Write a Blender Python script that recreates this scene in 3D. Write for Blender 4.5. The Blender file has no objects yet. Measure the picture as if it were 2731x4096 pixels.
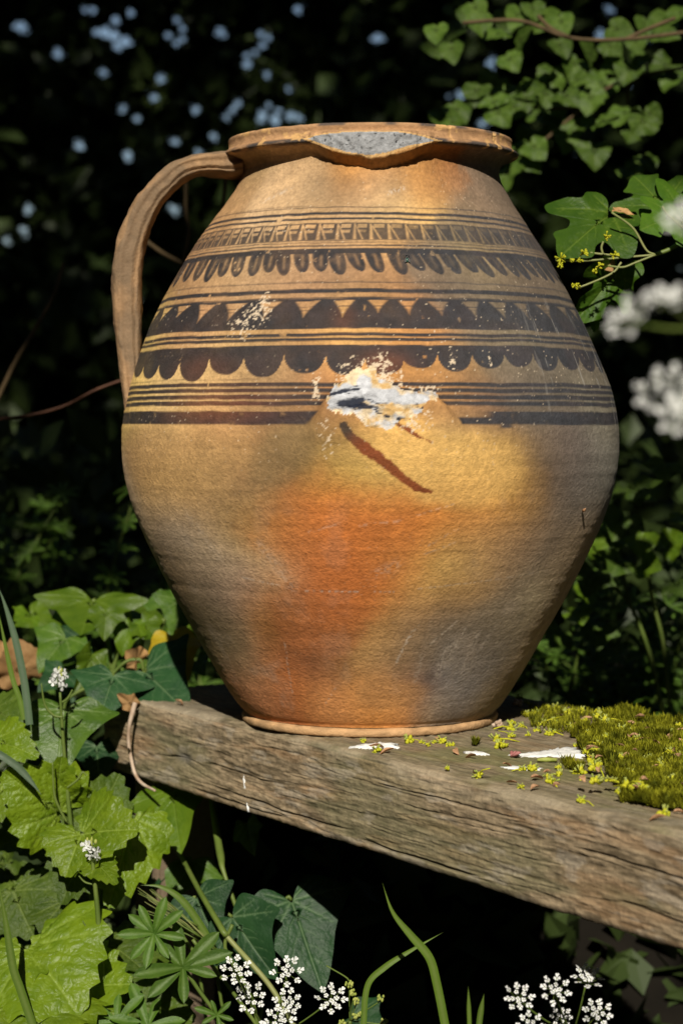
import bpy, bmesh, math, random
import numpy as np
from mathutils import Vector, Matrix

# ------------------------------------------------------------------ camera, sky, sun, exposure
S = bpy.context.scene
COL = S.collection
FPX = 8000.0
CAM = np.array([-0.0225, -1.6, 0.236])
PITCH = math.atan(348 / FPX)
cam_d = bpy.data.cameras.new('camera'); cam = bpy.data.objects.new('camera', cam_d); COL.objects.link(cam)
cam.location = CAM; cam.rotation_euler = (math.pi / 2 - PITCH, 0, 0)
cam_d.sensor_fit = 'HORIZONTAL'; cam_d.sensor_width = 24.0; cam_d.lens = FPX / 2731 * 24.0
cam_d.clip_start = 0.02; cam_d.clip_end = 500
cam_d.dof.use_dof = True; cam_d.dof.focus_distance = 1.43; cam_d.dof.aperture_fstop = 8.0
S.camera = cam
SUN_EL = math.radians(37); SUN_AZ = math.radians(-4)      # azimuth from straight behind the camera, minus = from the left
world = bpy.data.worlds.new('World'); S.world = world; world.use_nodes = True
wn = world.node_tree.nodes; wn.clear()
sky = wn.new('ShaderNodeTexSky'); sky.sky_type = 'NISHITA'; sky.sun_disc = False
sky.sun_elevation = SUN_EL; sky.sun_rotation = math.pi - SUN_AZ
bg = wn.new('ShaderNodeBackground'); bg.inputs[1].default_value = 0.052
wo = wn.new('ShaderNodeOutputWorld')
world.node_tree.links.new(sky.outputs[0], bg.inputs[0]); world.node_tree.links.new(bg.outputs[0], wo.inputs[0])
sun_d = bpy.data.lights.new('sun', 'SUN'); sun_d.energy = 5.0; sun_d.angle = math.radians(0.55); sun_d.color = (1.0, 0.93, 0.81)
sun = bpy.data.objects.new('sun', sun_d); COL.objects.link(sun)
SUNV = Vector((math.sin(SUN_AZ) * math.cos(SUN_EL), -math.cos(SUN_AZ) * math.cos(SUN_EL), math.sin(SUN_EL)))  # towards the sun
sun.rotation_euler = SUNV.to_track_quat('Z', 'Y').to_euler()
S.view_settings.view_transform = 'Standard'; S.view_settings.look = 'None'
S.view_settings.exposure = 0.27; S.view_settings.gamma = 1.0
S.cycles.use_denoising = True
S.cycles.max_bounces = 6; S.cycles.transparent_max_bounces = 8
rng = np.random.RandomState(7); random.seed(7)

# ------------------------------------------------------------------ helpers
_R = np.array([1., 0, 0]); _F = np.array([0, math.cos(PITCH), -math.sin(PITCH)]); _U = np.array([0, math.sin(PITCH), math.cos(PITCH)])
def ray(x, y): return _F + _R * (x - 1365.5) / FPX - _U * (y - 2048) / FPX
def at(x, y, Y):                       # a point of the place, at depth Y, from where the photograph shows it
    d = ray(x, y); return CAM + d * ((Y - CAM[1]) / d[1])
def at_z(x, y, Z):
    d = ray(x, y); return CAM + d * ((Z - CAM[2]) / d[2])
def sst(a, b, x):
    t = np.clip((x - a) / (b - a), 0, 1); return t * t * (3 - 2 * t)
_TAB = np.random.RandomState(11).rand(8192).astype(np.float32)
def noise(x, y=0, z=0, s=0):
    """smooth value noise; works in two dimensions when z is a plain number"""
    x = np.asarray(x, np.float32); y = np.asarray(y, np.float32); flat = np.ndim(z) == 0
    xi = np.floor(x); yi = np.floor(y); fx = x - xi; fy = y - yi
    xi = xi.astype(np.int32); yi = yi.astype(np.int32)
    fx = fx * fx * (3 - 2 * fx); fy = fy * fy * (3 - 2 * fy)
    x0, x1 = xi * 1619, (xi + 1) * 1619; y0, y1 = yi * 31337, (yi + 1) * 31337
    def layer(k):
        def g(n): return _TAB[(n ^ (n >> 9)) & 8191]
        a = g(x0 + y0 + k); b = g(x1 + y0 + k); c = g(x0 + y1 + k); d = g(x1 + y1 + k)
        a = a + (b - a) * fx; c = c + (d - c) * fx; return a + (c - a) * fy
    if flat: return layer(np.int32(s * 6971 + int(z) * 52591))
    z = np.asarray(z, np.float32); zi = np.floor(z); fz = z - zi; zi = zi.astype(np.int32); fz = fz * fz * (3 - 2 * fz)
    a = layer(zi * 52591 + s * 6971); b = layer((zi + 1) * 52591 + s * 6971); return a + (b - a) * fz
def fbm(x, y=0, z=0, s=0, o=4):
    r = 0; a = .5; t = 0
    for i in range(o):
        r = r + a * noise(np.asarray(x, np.float32) * 2 ** i, np.asarray(y, np.float32) * 2 ** i, z if np.ndim(z) == 0 else np.asarray(z, np.float32) * 2 ** i, s + i * 17); t += a; a *= .5
    return r / t
def inpoly(px, py, poly):
    ins = np.zeros(px.shape, bool); n = len(poly)
    for i in range(n):
        x1, y1 = poly[i]; x2, y2 = poly[(i + 1) % n]
        c = ((y1 > py) != (y2 > py)) & (px < (x2 - x1) * (py - y1) / ((y2 - y1) or 1e-12) + x1)
        ins ^= c
    return ins
def catmull(P, n):
    P = np.asarray(P, float); d = np.r_[0, np.cumsum(np.linalg.norm(np.diff(P, axis=0), axis=1) ** .5)]
    t = np.linspace(0, d[-1], n); i = np.clip(np.searchsorted(d, t, 'right') - 1, 0, len(P) - 2)
    m = np.zeros_like(P)
    m[1:-1] = (P[2:] - P[:-2]) / (d[2:] - d[:-2])[:, None]; m[0] = (P[1] - P[0]) / (d[1] - d[0]); m[-1] = (P[-1] - P[-2]) / (d[-1] - d[-2])
    h = (d[i + 1] - d[i])[:, None]; u = ((t - d[i])[:, None]) / h
    return (2 * u**3 - 3 * u**2 + 1) * P[i] + (u**3 - 2 * u**2 + u) * h * m[i] + (-2 * u**3 + 3 * u**2) * P[i + 1] + (u**3 - u**2) * h * m[i + 1]
def resample(P, n):
    P = np.asarray(P, float); d = np.r_[0, np.cumsum(np.linalg.norm(np.diff(P, axis=0), axis=1))]
    t = np.linspace(0, d[-1], n); return np.stack([np.interp(t, d, P[:, k]) for k in range(P.shape[1])], 1)

def mesh_np(name, V, F, attrs=None, smooth=True, normals=None, midx=None):
    """V (n,3); F (m,3|4) int array or list of such arrays; attrs name -> (n,) or (n,3)"""
    V = np.asarray(V, np.float32); Fs = [np.asarray(f, np.int32) for f in (F if isinstance(F, list) else [F])]
    Fs = [f for f in Fs if len(f)]
    me = bpy.data.meshes.new(name); me.vertices.add(len(V)); me.vertices.foreach_set('co', V.ravel())
    loops = np.concatenate([f.ravel() for f in Fs]); tot = np.concatenate([np.full(len(f), f.shape[1], np.int32) for f in Fs])
    me.loops.add(len(loops)); me.loops.foreach_set('vertex_index', loops)
    me.polygons.add(len(tot)); st = np.r_[0, np.cumsum(tot)[:-1]].astype(np.int32)
    me.polygons.foreach_set('loop_start', st); me.polygons.foreach_set('loop_total', tot)
    me.polygons.foreach_set('use_smooth', np.full(len(tot), smooth))
    if midx is not None: me.polygons.foreach_set('material_index', np.asarray(midx, np.int32))
    for k, a in (attrs or {}).items():
        a = np.asarray(a, np.float32)
        if a.ndim == 1:
            me.attributes.new(k, 'FLOAT', 'POINT').data.foreach_set('value', a)
        else:
            c = np.ones((len(a), 4), np.float32); c[:, :3] = a[:, :3]
            me.attributes.new(k, 'FLOAT_COLOR', 'POINT').data.foreach_set('color', c.ravel())
    me.update(calc_edges=True)
    if normals is not None: me.normals_split_custom_set_from_vertices(normals.tolist())
    return me
def obj(name, me, mat=None, parent=None, loc=None):
    o = bpy.data.objects.new(name, me); COL.objects.link(o)
    if mat is not None and me is not None and not me.materials:
        for m in (mat if isinstance(mat, (list, tuple)) else [mat]): me.materials.append(m)
    if parent is not None: o.parent = parent
    if loc is not None: o.location = loc
    return o
def empty(name, loc=(0, 0, 0)):
    o = bpy.data.objects.new(name, None); o.empty_display_size = .02; COL.objects.link(o); o.location = Vector(loc); return o
def tag(o, label=None, cat=None, group=None, kind=None):
    if label: o['label'] = label
    if cat: o['category'] = cat
    if group: o['group'] = group
    if kind: o['kind'] = kind
    return o
def gridq(nr, nc, wrap=False):
    i = np.arange(nr - 1)[:, None]; j = np.arange(nc if wrap else nc - 1)[None]
    a = i * nc + j; b = i * nc + (j + 1) % nc
    return np.stack([a, b, b + nc, a + nc], -1).reshape(-1, 4)
def gnormals(V, F):
    n = np.zeros_like(V); f = np.cross(V[F[:, 2]] - V[F[:, 0]], V[F[:, 3]] - V[F[:, 1]])
    for k in range(4): np.add.at(n, F[:, k], f)
    return n / np.maximum(np.linalg.norm(n, axis=1, keepdims=True), 1e-12)
class MB:                                # gathers pieces that form ONE mesh
    def __init__(s): s.V = []; s.F = []; s.n = 0; s.A = []; s.M = []
    def add(s, V, F, a=0.0, m=0):
        V = np.asarray(V, float)
        for f in (F if isinstance(F, list) else [F]):
            f = np.asarray(f, int)
            if len(f): s.F.append(f + s.n); s.M.append(np.full(len(f), m))
        s.V.append(V); s.A.append(np.broadcast_to(np.asarray(a, float), (len(V),)).copy()); s.n += len(V)
    def tube(s, P, r, n=6, a=0.0, m=0, cap=True):
        P = np.asarray(P, float); k = len(P); r = np.broadcast_to(np.asarray(r, float), (k,))
        T = np.gradient(P, axis=0); T /= np.maximum(np.linalg.norm(T, axis=1, keepdims=True), 1e-12)
        ref = np.array([0, 0, 1.]) if abs(T[0, 2]) < .9 else np.array([1., 0, 0])
        N = np.cross(T, ref); N /= np.maximum(np.linalg.norm(N, axis=1, keepdims=True), 1e-9); B = np.cross(T, N)
        th = np.arange(n) * 2 * math.pi / n
        V = P[:, None] + r[:, None, None] * (np.cos(th)[None, :, None] * N[:, None] + np.sin(th)[None, :, None] * B[:, None])
        V = V.reshape(-1, 3); F = [gridq(k, n, True)]
        if cap:
            V = np.vstack([V, P[0], P[-1]]); i = np.arange(n)
            F.append(np.stack([np.full(n, k * n), (i + 1) % n, i], 1)); F.append(np.stack([np.full(n, k * n + 1), (k - 1) * n + i, (k - 1) * n + (i + 1) % n], 1))
        s.add(V, F, a, m)
    def mesh(s, name, smooth=True):
        q = [f for f in s.F if f.shape[1] == 4]; t = [f for f in s.F if f.shape[1] == 3]
        mi = [m for f, m in zip(s.F, s.M) if f.shape[1] == 4] + [m for f, m in zip(s.F, s.M) if f.shape[1] == 3]
        L = []
        if q: L.append(np.vstack(q))
        if t: L.append(np.vstack(t))
        return mesh_np(name, np.vstack(s.V), L, {'shade': np.concatenate(s.A)}, smooth, None, np.concatenate(mi))

# ------------------------------------------------------------------ materials
def new_mat(name):
    m = bpy.data.materials.new(name); m.use_nodes = True; nt = m.node_tree
    return m, nt, nt.nodes, nt.links, nt.nodes['Principled BSDF']
def nd(N, t, **k):
    n = N.new(t)
    for a, b in k.items(): setattr(n, a, b)
    return n
def ramp(N, stops):
    r = N.new('ShaderNodeValToRGB'); e = r.color_ramp.elements
    while len(e) < len(stops): e.new(.5)
    for i, (p, c) in enumerate(stops): e[i].position = p; e[i].color = (*c, 1) if len(c) == 3 else c
    return r
def painted(name, rough, bump, scale, spec=.3, detail=6, mixn=.25, stretch=(1, 1, 1)):
    """colour from the 'col' attribute, broken up by fine noise, with fine relief"""
    m, nt, N, L, b = new_mat(name)
    at_ = nd(N, 'ShaderNodeAttribute', attribute_name='col')
    tc = nd(N, 'ShaderNodeTexCoord'); mp = nd(N, 'ShaderNodeMapping'); mp.inputs['Scale'].default_value = stretch
    L.new(tc.outputs['Object'], mp.inputs[0])
    n1 = nd(N, 'ShaderNodeTexNoise'); n1.inputs['Scale'].default_value = scale; n1.inputs['Detail'].default_value = detail; n1.inputs['Roughness'].default_value = .62
    L.new(mp.outputs[0], n1.inputs['Vector'])
    mr = nd(N, 'ShaderNodeMapRange'); mr.inputs[1].default_value = .25; mr.inputs[2].default_value = .75; mr.inputs[3].default_value = 1 - mixn; mr.inputs[4].default_value = 1 + mixn
    L.new(n1.outputs[0], mr.inputs[0])
    vm = nd(N, 'ShaderNodeVectorMath', operation='SCALE'); L.new(at_.outputs['Color'], vm.inputs[0]); L.new(mr.outputs[0], vm.inputs['Scale'])
    L.new(vm.outputs[0], b.inputs['Base Color'])
    bp = nd(N, 'ShaderNodeBump'); bp.inputs['Strength'].default_value = bump; bp.inputs['Distance'].default_value = .0015
    L.new(n1.outputs[0], bp.inputs['Height']); L.new(bp.outputs[0], b.inputs['Normal'])
    b.inputs['Roughness'].default_value = rough; b.inputs['Specular IOR Level'].default_value = spec
    return m
def plain(name, c1, c2, scale=60, rough=.6, spec=.3, bump=.2, trans=0.0, attr=None, c3=None):
    """two-colour noise material; attr mixes in c3; trans adds light passing through"""
    m, nt, N, L, b = new_mat(name)
    tc = nd(N, 'ShaderNodeTexCoord'); oi = nd(N, 'ShaderNodeObjectInfo')
    va = nd(N, 'ShaderNodeVectorMath', operation='ADD'); L.new(tc.outputs['Object'], va.inputs[0]); L.new(oi.outputs['Random'], va.inputs[1])
    n1 = nd(N, 'ShaderNodeTexNoise'); n1.inputs['Scale'].default_value = scale; n1.inputs['Detail'].default_value = 5
    L.new(va.outputs[0], n1.inputs['Vector'])
    rp = ramp(N, [(.3, c1), (.7, c2)]); L.new(n1.outputs[0], rp.inputs[0]); col = rp.outputs[0]
    if attr:
        a = nd(N, 'ShaderNodeAttribute', attribute_name=attr); mx = nd(N, 'ShaderNodeMix', data_type='RGBA')
        L.new(a.outputs['Fac'], mx.inputs[0]); L.new(col, mx.inputs[6]); mx.inputs[7].default_value = (*c3, 1); col = mx.outputs[2]
    L.new(col, b.inputs['Base Color'])
    b.inputs['Roughness'].default_value = rough; b.inputs['Specular IOR Level'].default_value = spec
    bp = nd(N, 'ShaderNodeBump'); bp.inputs['Strength'].default_value = bump; bp.inputs['Distance'].default_value = .001
    L.new(n1.outputs[0], bp.inputs['Height']); L.new(bp.outputs[0], b.inputs['Normal'])
    if trans:
        t = nd(N, 'ShaderNodeBsdfTranslucent'); L.new(col, t.inputs[0]); ms = nd(N, 'ShaderNodeMixShader'); ms.inputs[0].default_value = trans
        L.new(b.outputs[0], ms.inputs[1]); L.new(t.outputs[0], ms.inputs[2]); L.new(ms.outputs[0], N['Material Output'].inputs[0])
    return m
M = {}
M['clay'] = painted('fired_clay', .78, .55, 480, .25, 6, .15)
M['scar'] = painted('fractured_clay', .9, .9, 300, .2, 8, .2)
M['wood'] = painted('weathered_oak', .85, .5, 240, .2, 6, .22)
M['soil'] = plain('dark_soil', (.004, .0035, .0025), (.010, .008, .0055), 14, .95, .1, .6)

# ------------------------------------------------------------------ ground
def build_ground():
    n = 121; x = np.linspace(-1, 1, n); x = np.sign(x) * np.abs(x) ** 2.2 * 60
    X, Y = np.meshgrid(x, x); Z = -.46 + .03 * (fbm(X * 1.3, Y * 1.3, 0, 3) - .5) * np.exp(-(X**2 + Y**2) / 200) + .30 * sst(.36, .62, Y + .06 * (fbm(X * 4, Y * 4, 0, 6) - .5))      # low bank added behind the bench to keep the view beneath it dark
    o = obj('ground', mesh_np('ground', np.stack([X, Y, Z], -1).reshape(-1, 3), gridq(n, n)), M['soil'])
    tag(o, 'dark leaf-mould soil under the bench, rising to a low bank added behind it for darkness', None, None, 'structure')
build_ground()

# ------------------------------------------------------------------ the jar
PROFILE = [(.1000, .0075), (.1012, .0095), (.1040, .0120), (.1090, .0185), (.1195, .0352), (.1316, .0561), (.1435, .0772), (.1553, .0983), (.1668, .1210), (.1784, .1453),
           (.1872, .1664), (.1934, .1870), (.1966, .2075), (.1973, .2280), (.1958, .2420), (.1917, .2630), (.1848, .2830), (.1758, .3066), (.1645, .3306),
           (.1533, .3513), (.1410, .3720), (.1270, .3927), (.1148, .4100), (.1052, .4256), (.1025, .4342), (.1028, .4378), (.1050, .4418), (.1105, .4452), (.1158, .4470)]
RIM = [(.1158, .4470), (.1172, .4478), (.1174, .4492), (.1160, .4506), (.1138, .4518), (.1126, .4538), (.1122, .4566), (.1126, .4592), (.1122, .4606), (.1100, .4616), (.1050, .4616), (.1010, .4602)]
BASE = [(.085, .0), (.1000, .0), (.1020, .0012), (.1028, .0035), (.1024, .0056), (.1008, .0066), (.0985, .0074)]
INNER = [(.1010, .4602), (.0960, .4540), (.0925, .4440), (.0925, .4340), (.0960, .4240), (.1050, .4080), (.128, .372), (.152, .331), (.174, .283), (.1855, .235), (.184, .19), (.167, .145), (.145, .1), (.12, .056), (.095, .018), (.0, .016)]
SCAR = [(-.177, .2523), (-.159, .2582), (-.107, .2695), (-.073, .2757), (-.030, .2775), (-.010, .2765), (.013, .2710), (.054, .2662), (.111, .2589), (.168, .2589), (.223, .2578), (.238, .2546),
        (.209, .2509), (.179, .2531), (.138, .2400), (.101, .2392), (.052, .2327), (.026, .2327), (-.022, .2356), (-.059, .2443), (-.115, .2436), (-.145, .2443)]
RSCAR = [(-.46, .4500), (-.40, .4520), (-.205, .4536), (.168, .4538), (.36, .4512), (.46, .4482), (.25, .4420), (.11, .4352), (-.011, .4322), (-.17, .4358), (-.34, .4440)]
CUSP_M = [-1.56, -1.368, -1.187, -1.020, -.865, -.693, -.523, -.352, -.184, -.032, .116, .249, .394, .544, .694, .847, 1.018, 1.207, 1.38, 1.56]
CUSPH_M = [.280, .280, .282, .2826, .2862, .2858, .2875, .2880, .2877, .2854, .2831, .2885, .2886, .2887, .2882, .2889, .2892, .2894, .289, .289]
BOT_M = [.274, .2731, .2711, .2696, .2674, .2725, .2700, .2727, .2721, .2721, .2766, .2738, .2762, .2772, .2751, .2765, .276, .276, .276]
APEX_J = [-1.55, -1.38, -1.19, -1.010, -.828, -.648, -.470, -.293, -.127, .021, .152, .294, .452, .601, .741, .906, 1.086, 1.26, 1.43, 1.58]
APEXH_J = [.314, .314, .3150, .3161, .3112, .3123, .3122, .3125, .3122, .3156, .3144, .3140, .3125, .3128, .3131, .3132, .3155, .315, .314, .314]
TIP_G = [-1.50, -1.39, -1.275, -1.127, -1.004, -.894, -.794, -.697, -.598, -.512, -.425, -.334, -.246, -.153, -.058, .029, .137, .229, .320, .410, .506, .600, .690, .777, .861, .95, 1.04, 1.13, 1.23, 1.34, 1.45, 1.56]
CLAY = [  # phi, h, colour of the fired clay there: flame-flashed orange, buff, smoke-grey; right shoulder includes dappled shade
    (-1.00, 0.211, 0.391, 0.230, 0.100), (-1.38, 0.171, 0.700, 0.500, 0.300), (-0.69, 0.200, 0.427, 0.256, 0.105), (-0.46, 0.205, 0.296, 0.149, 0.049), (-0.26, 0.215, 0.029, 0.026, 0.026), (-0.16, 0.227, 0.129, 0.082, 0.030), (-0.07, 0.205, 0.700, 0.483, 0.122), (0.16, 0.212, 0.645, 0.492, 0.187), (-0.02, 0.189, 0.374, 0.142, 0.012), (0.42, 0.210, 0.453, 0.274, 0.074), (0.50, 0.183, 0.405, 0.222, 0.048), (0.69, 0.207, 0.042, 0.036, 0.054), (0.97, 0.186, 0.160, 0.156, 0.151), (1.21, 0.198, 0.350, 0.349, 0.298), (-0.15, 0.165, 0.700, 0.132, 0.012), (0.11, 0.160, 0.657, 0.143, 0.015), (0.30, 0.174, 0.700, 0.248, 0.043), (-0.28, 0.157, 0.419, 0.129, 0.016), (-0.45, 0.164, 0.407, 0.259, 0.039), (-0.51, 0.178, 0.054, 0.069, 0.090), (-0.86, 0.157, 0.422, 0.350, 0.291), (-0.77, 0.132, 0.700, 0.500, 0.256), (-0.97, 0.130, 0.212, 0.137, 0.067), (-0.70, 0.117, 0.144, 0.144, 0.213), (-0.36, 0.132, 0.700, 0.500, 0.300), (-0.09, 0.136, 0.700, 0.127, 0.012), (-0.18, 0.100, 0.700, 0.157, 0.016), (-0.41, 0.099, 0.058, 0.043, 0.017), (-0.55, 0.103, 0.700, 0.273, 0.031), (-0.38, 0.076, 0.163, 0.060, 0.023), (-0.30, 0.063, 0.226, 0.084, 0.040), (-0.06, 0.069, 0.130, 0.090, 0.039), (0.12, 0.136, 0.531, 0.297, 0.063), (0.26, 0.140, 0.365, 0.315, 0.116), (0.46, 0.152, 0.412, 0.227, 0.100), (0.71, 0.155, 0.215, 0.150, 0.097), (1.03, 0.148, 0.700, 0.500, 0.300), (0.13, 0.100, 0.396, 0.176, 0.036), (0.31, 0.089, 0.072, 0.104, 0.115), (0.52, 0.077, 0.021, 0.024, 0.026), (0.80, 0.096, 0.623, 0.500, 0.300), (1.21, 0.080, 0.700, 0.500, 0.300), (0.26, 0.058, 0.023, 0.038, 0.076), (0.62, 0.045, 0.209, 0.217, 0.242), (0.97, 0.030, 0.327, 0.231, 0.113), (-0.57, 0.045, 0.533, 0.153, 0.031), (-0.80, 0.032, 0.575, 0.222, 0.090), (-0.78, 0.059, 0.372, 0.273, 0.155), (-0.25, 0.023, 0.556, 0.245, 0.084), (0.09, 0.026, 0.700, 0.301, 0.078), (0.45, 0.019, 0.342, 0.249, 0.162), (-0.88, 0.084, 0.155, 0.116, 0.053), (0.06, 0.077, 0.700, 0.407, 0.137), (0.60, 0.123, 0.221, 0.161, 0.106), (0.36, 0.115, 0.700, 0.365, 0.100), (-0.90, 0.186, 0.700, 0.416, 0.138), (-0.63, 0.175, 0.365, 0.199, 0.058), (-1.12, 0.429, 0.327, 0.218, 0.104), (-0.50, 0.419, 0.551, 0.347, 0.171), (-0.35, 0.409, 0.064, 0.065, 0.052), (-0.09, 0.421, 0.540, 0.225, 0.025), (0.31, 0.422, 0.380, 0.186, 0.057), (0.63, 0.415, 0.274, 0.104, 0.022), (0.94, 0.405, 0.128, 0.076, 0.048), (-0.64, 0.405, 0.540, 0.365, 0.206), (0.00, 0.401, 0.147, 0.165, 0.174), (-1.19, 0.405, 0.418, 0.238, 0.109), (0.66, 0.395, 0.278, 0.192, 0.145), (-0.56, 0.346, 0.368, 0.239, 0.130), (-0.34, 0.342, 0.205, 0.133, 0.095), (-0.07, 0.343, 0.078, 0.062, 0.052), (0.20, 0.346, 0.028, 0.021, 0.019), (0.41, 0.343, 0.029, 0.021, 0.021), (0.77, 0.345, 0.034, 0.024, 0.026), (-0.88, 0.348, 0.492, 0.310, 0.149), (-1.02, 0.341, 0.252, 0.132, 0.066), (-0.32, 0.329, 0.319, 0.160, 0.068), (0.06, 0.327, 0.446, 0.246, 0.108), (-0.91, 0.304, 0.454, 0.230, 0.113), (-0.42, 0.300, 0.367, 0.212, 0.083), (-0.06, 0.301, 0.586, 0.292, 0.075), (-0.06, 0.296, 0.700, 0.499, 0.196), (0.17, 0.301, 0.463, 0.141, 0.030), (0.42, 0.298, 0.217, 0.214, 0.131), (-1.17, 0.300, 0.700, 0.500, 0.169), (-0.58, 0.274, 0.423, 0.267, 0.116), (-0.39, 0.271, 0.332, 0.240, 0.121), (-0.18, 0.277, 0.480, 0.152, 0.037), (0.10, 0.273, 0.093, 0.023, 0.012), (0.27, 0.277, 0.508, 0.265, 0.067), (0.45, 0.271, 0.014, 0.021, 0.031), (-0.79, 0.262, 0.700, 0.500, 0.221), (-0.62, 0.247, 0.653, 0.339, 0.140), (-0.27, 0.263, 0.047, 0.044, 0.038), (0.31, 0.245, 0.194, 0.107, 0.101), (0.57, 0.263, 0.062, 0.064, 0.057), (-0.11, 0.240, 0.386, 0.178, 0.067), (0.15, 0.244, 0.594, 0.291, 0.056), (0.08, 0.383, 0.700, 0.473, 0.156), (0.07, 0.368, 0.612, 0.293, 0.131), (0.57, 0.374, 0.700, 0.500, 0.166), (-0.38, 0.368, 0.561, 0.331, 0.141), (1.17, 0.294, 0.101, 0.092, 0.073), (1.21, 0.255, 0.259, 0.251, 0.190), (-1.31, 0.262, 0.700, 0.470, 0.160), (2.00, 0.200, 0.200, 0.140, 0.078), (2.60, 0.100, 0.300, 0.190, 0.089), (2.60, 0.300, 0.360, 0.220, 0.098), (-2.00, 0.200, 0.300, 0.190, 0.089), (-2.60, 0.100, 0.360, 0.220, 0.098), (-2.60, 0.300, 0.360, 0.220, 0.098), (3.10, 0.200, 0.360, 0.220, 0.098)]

def build_jar():
    jar = empty('storage_jar', (0, 0, 0))
    tag(jar, 'large tan and orange terracotta jar with dark painted bands, standing on the bench', 'jar')
    prof = resample(catmull(PROFILE, 1600), 560); rim = resample(catmull(RIM, 400), 40)[1:]
    P = np.vstack([prof, rim]); nlip = len(prof) - 1
    ph = np.r_[np.linspace(-1.85, 1.85, 660)[:-1], np.linspace(1.85, 2 * math.pi - 1.85, 140)[:-1]]
    nr, nc = len(P), len(ph)
    PH = np.broadcast_to(((ph + math.pi) % (2 * math.pi)) - math.pi, (nr, nc)); H = np.broadcast_to(P[:, 1:2], (nr, nc)); R0 = np.broadcast_to(P[:, :1], (nr, nc)).copy()
    X0, Y0 = np.sin(PH) * R0, -np.cos(PH) * R0
    outer = (np.arange(nr) <= nlip)[:, None]
    # wheel ridges, slight unevenness
    D = .0010 * (fbm(X0 * 7, Y0 * 9, H * 9, 1, 3) - .5) * 2
    D = D + .00028 * (fbm(PH * .7, H * 150, 0, 5, 3) - .5) * 2 * outer
    D = D + .0010 * (fbm(X0 * 40, Y0 * 40, H * 40, 9, 3) - .5) * ~outer
    D = D + .00022 * (noise(X0 * 330, Y0 * 330, H * 330, 21) - .5) * outer
    D = D - .0022 * np.sin(PH) * sst(.25, .32, H) * sst(.43, .38, H)          # thrown a little off centre
    # root of the lost front handle on the belly
    eL = np.interp(H, [.15, .2283, .2421, .2523, .2600, .2830], [-.40, -.245, -.205, -.180, -.150, -.02])
    eR = np.interp(H, [.15, .2250, .2407, .2495, .2578, .2620, .2830], [.50, .350, .300, .264, .223, .09, .02])
    soft = np.interp(H, [.15, .23, .25, .29], [.22, .05, .018, .02])
    lat = sst(-soft, soft, PH - eL) * sst(-soft, soft, eR - PH)
    ver = sst(.285, .250, H) * np.interp(H, [.15, .19, .232, .245], [0, .22, .92, 1.]) 
    root = lat * ver
    D = D + .0062 * root * outer
    # root at the rim
    bul = np.exp(-(PH / .42) ** 2) * sst(.402, .434, H) * sst(.4475, .4410, H)
    D = D + .0075 * bul
    hedge = .4326 + .0145 * (np.abs(PH) / .40) ** 1.5 + .0034 * (fbm(PH * 12, 0, 0, 4) - .5)
    stump = .1222 - .005 * (PH / .40) ** 2 - .55 * np.maximum(0, H - .4520) - 1.5 * np.maximum(0, hedge - H) + .0036 * (fbm(PH * 26, H * 130, 0, 31, 4) - .5)
    win = sst(.58, .42, np.abs(PH)) * (H > .42) * (H < .4555)
    R = R0 + D
    R = np.where(win > 0, R + win * np.maximum(0, stump - R), R)
    # the lip dips and is nicked here and there
    nick = sst(.58, .75, fbm(PH * 11, 0, 0, 77)) * (H > .4475) * (.15 + .85 * sst(.35, .6, PH))
    H2 = H - .0016 * np.cos(PH) * sst(.43, .45, H) - .0020 * nick * (H > .4575) + .0008 * (fbm(PH * 3, 0, 0, 8) - .5) * sst(.44, .46, H)
    R = R - .0016 * nick * (noise(PH * 40, H * 600, 0, 3)) 
    insS = inpoly(PH + .045 * (fbm(PH * 34, H * 170, 0, 12) - .5), H + .0095 * (fbm(PH * 34, H * 170, 0, 13) - .5), SCAR) & outer
    R = R + insS * .0042 * (fbm(PH * 45, H * 220, 0, 40, 4) - .62)
    insR = inpoly(PH + .03 * (fbm(PH * 40, H * 300, 0, 14) - .5), H + .0010 * (fbm(PH * 40, H * 300, 0, 15) - .5), RSCAR)
    # ---- colour
    wsum = np.zeros((nr, nc)); c = np.zeros((nr, nc, 3))
    wp = .16 * (fbm(PH * 3.2, H * 16, 0, 50) - .5); wh = .020 * (fbm(PH * 3.2, H * 16, 0, 51) - .5)
    PW = (PH + wp).astype(np.float32); HW = (H + wh).astype(np.float32)
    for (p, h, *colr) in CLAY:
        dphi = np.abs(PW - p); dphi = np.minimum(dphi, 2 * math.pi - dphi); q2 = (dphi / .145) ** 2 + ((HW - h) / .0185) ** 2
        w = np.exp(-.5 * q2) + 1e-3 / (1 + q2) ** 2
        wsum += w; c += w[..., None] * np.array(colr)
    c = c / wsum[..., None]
    # sharper orange kiln flashes, with golden and olive-brown patches
    nz = .55 * (fbm(PH * 5, H * 26, 0, 54, 5) - .5); nz2 = .30 * (fbm(PH * 16, H * 80, 0, 55, 4) - .5)
    for (p, h, a_, b_, lean, e0, e1, k_, colr) in [
            (-.11, .150, .34, .048, -1.2, .50, 1.38, .72, (.46, .155, .040)), (-.27, .094, .25, .030, -1., .7, 1.2, .60, (.35, .120, .038)), (-.13, .118, .20, .030, 0, .5, 1.35, .55, (.44, .130, .030)),
            (.36, .203, .25, .030, 0, .65, 1.15, .75, (.64, .385, .12)), (.10, .222, .18, .022, 0, .65, 1.2, .7, (.66, .39, .12)), (-.34, .212, .12, .026, 3., .6, 1.3, .65, (.19, .125, .055)), (-.80, .215, .34, .030, 0, .6, 1.3, .45, (.44, .27, .105)),
            (.55, .075, .42, .030, 0, .5, 1.4, .5, (.185, .145, .100)), (-.80, .10, .22, .035, 2., .6, 1.3, .4, (.19, .135, .075)), (.12, .035, .25, .014, 0, .6, 1.3, .5, (.42, .22, .085))]:
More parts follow.
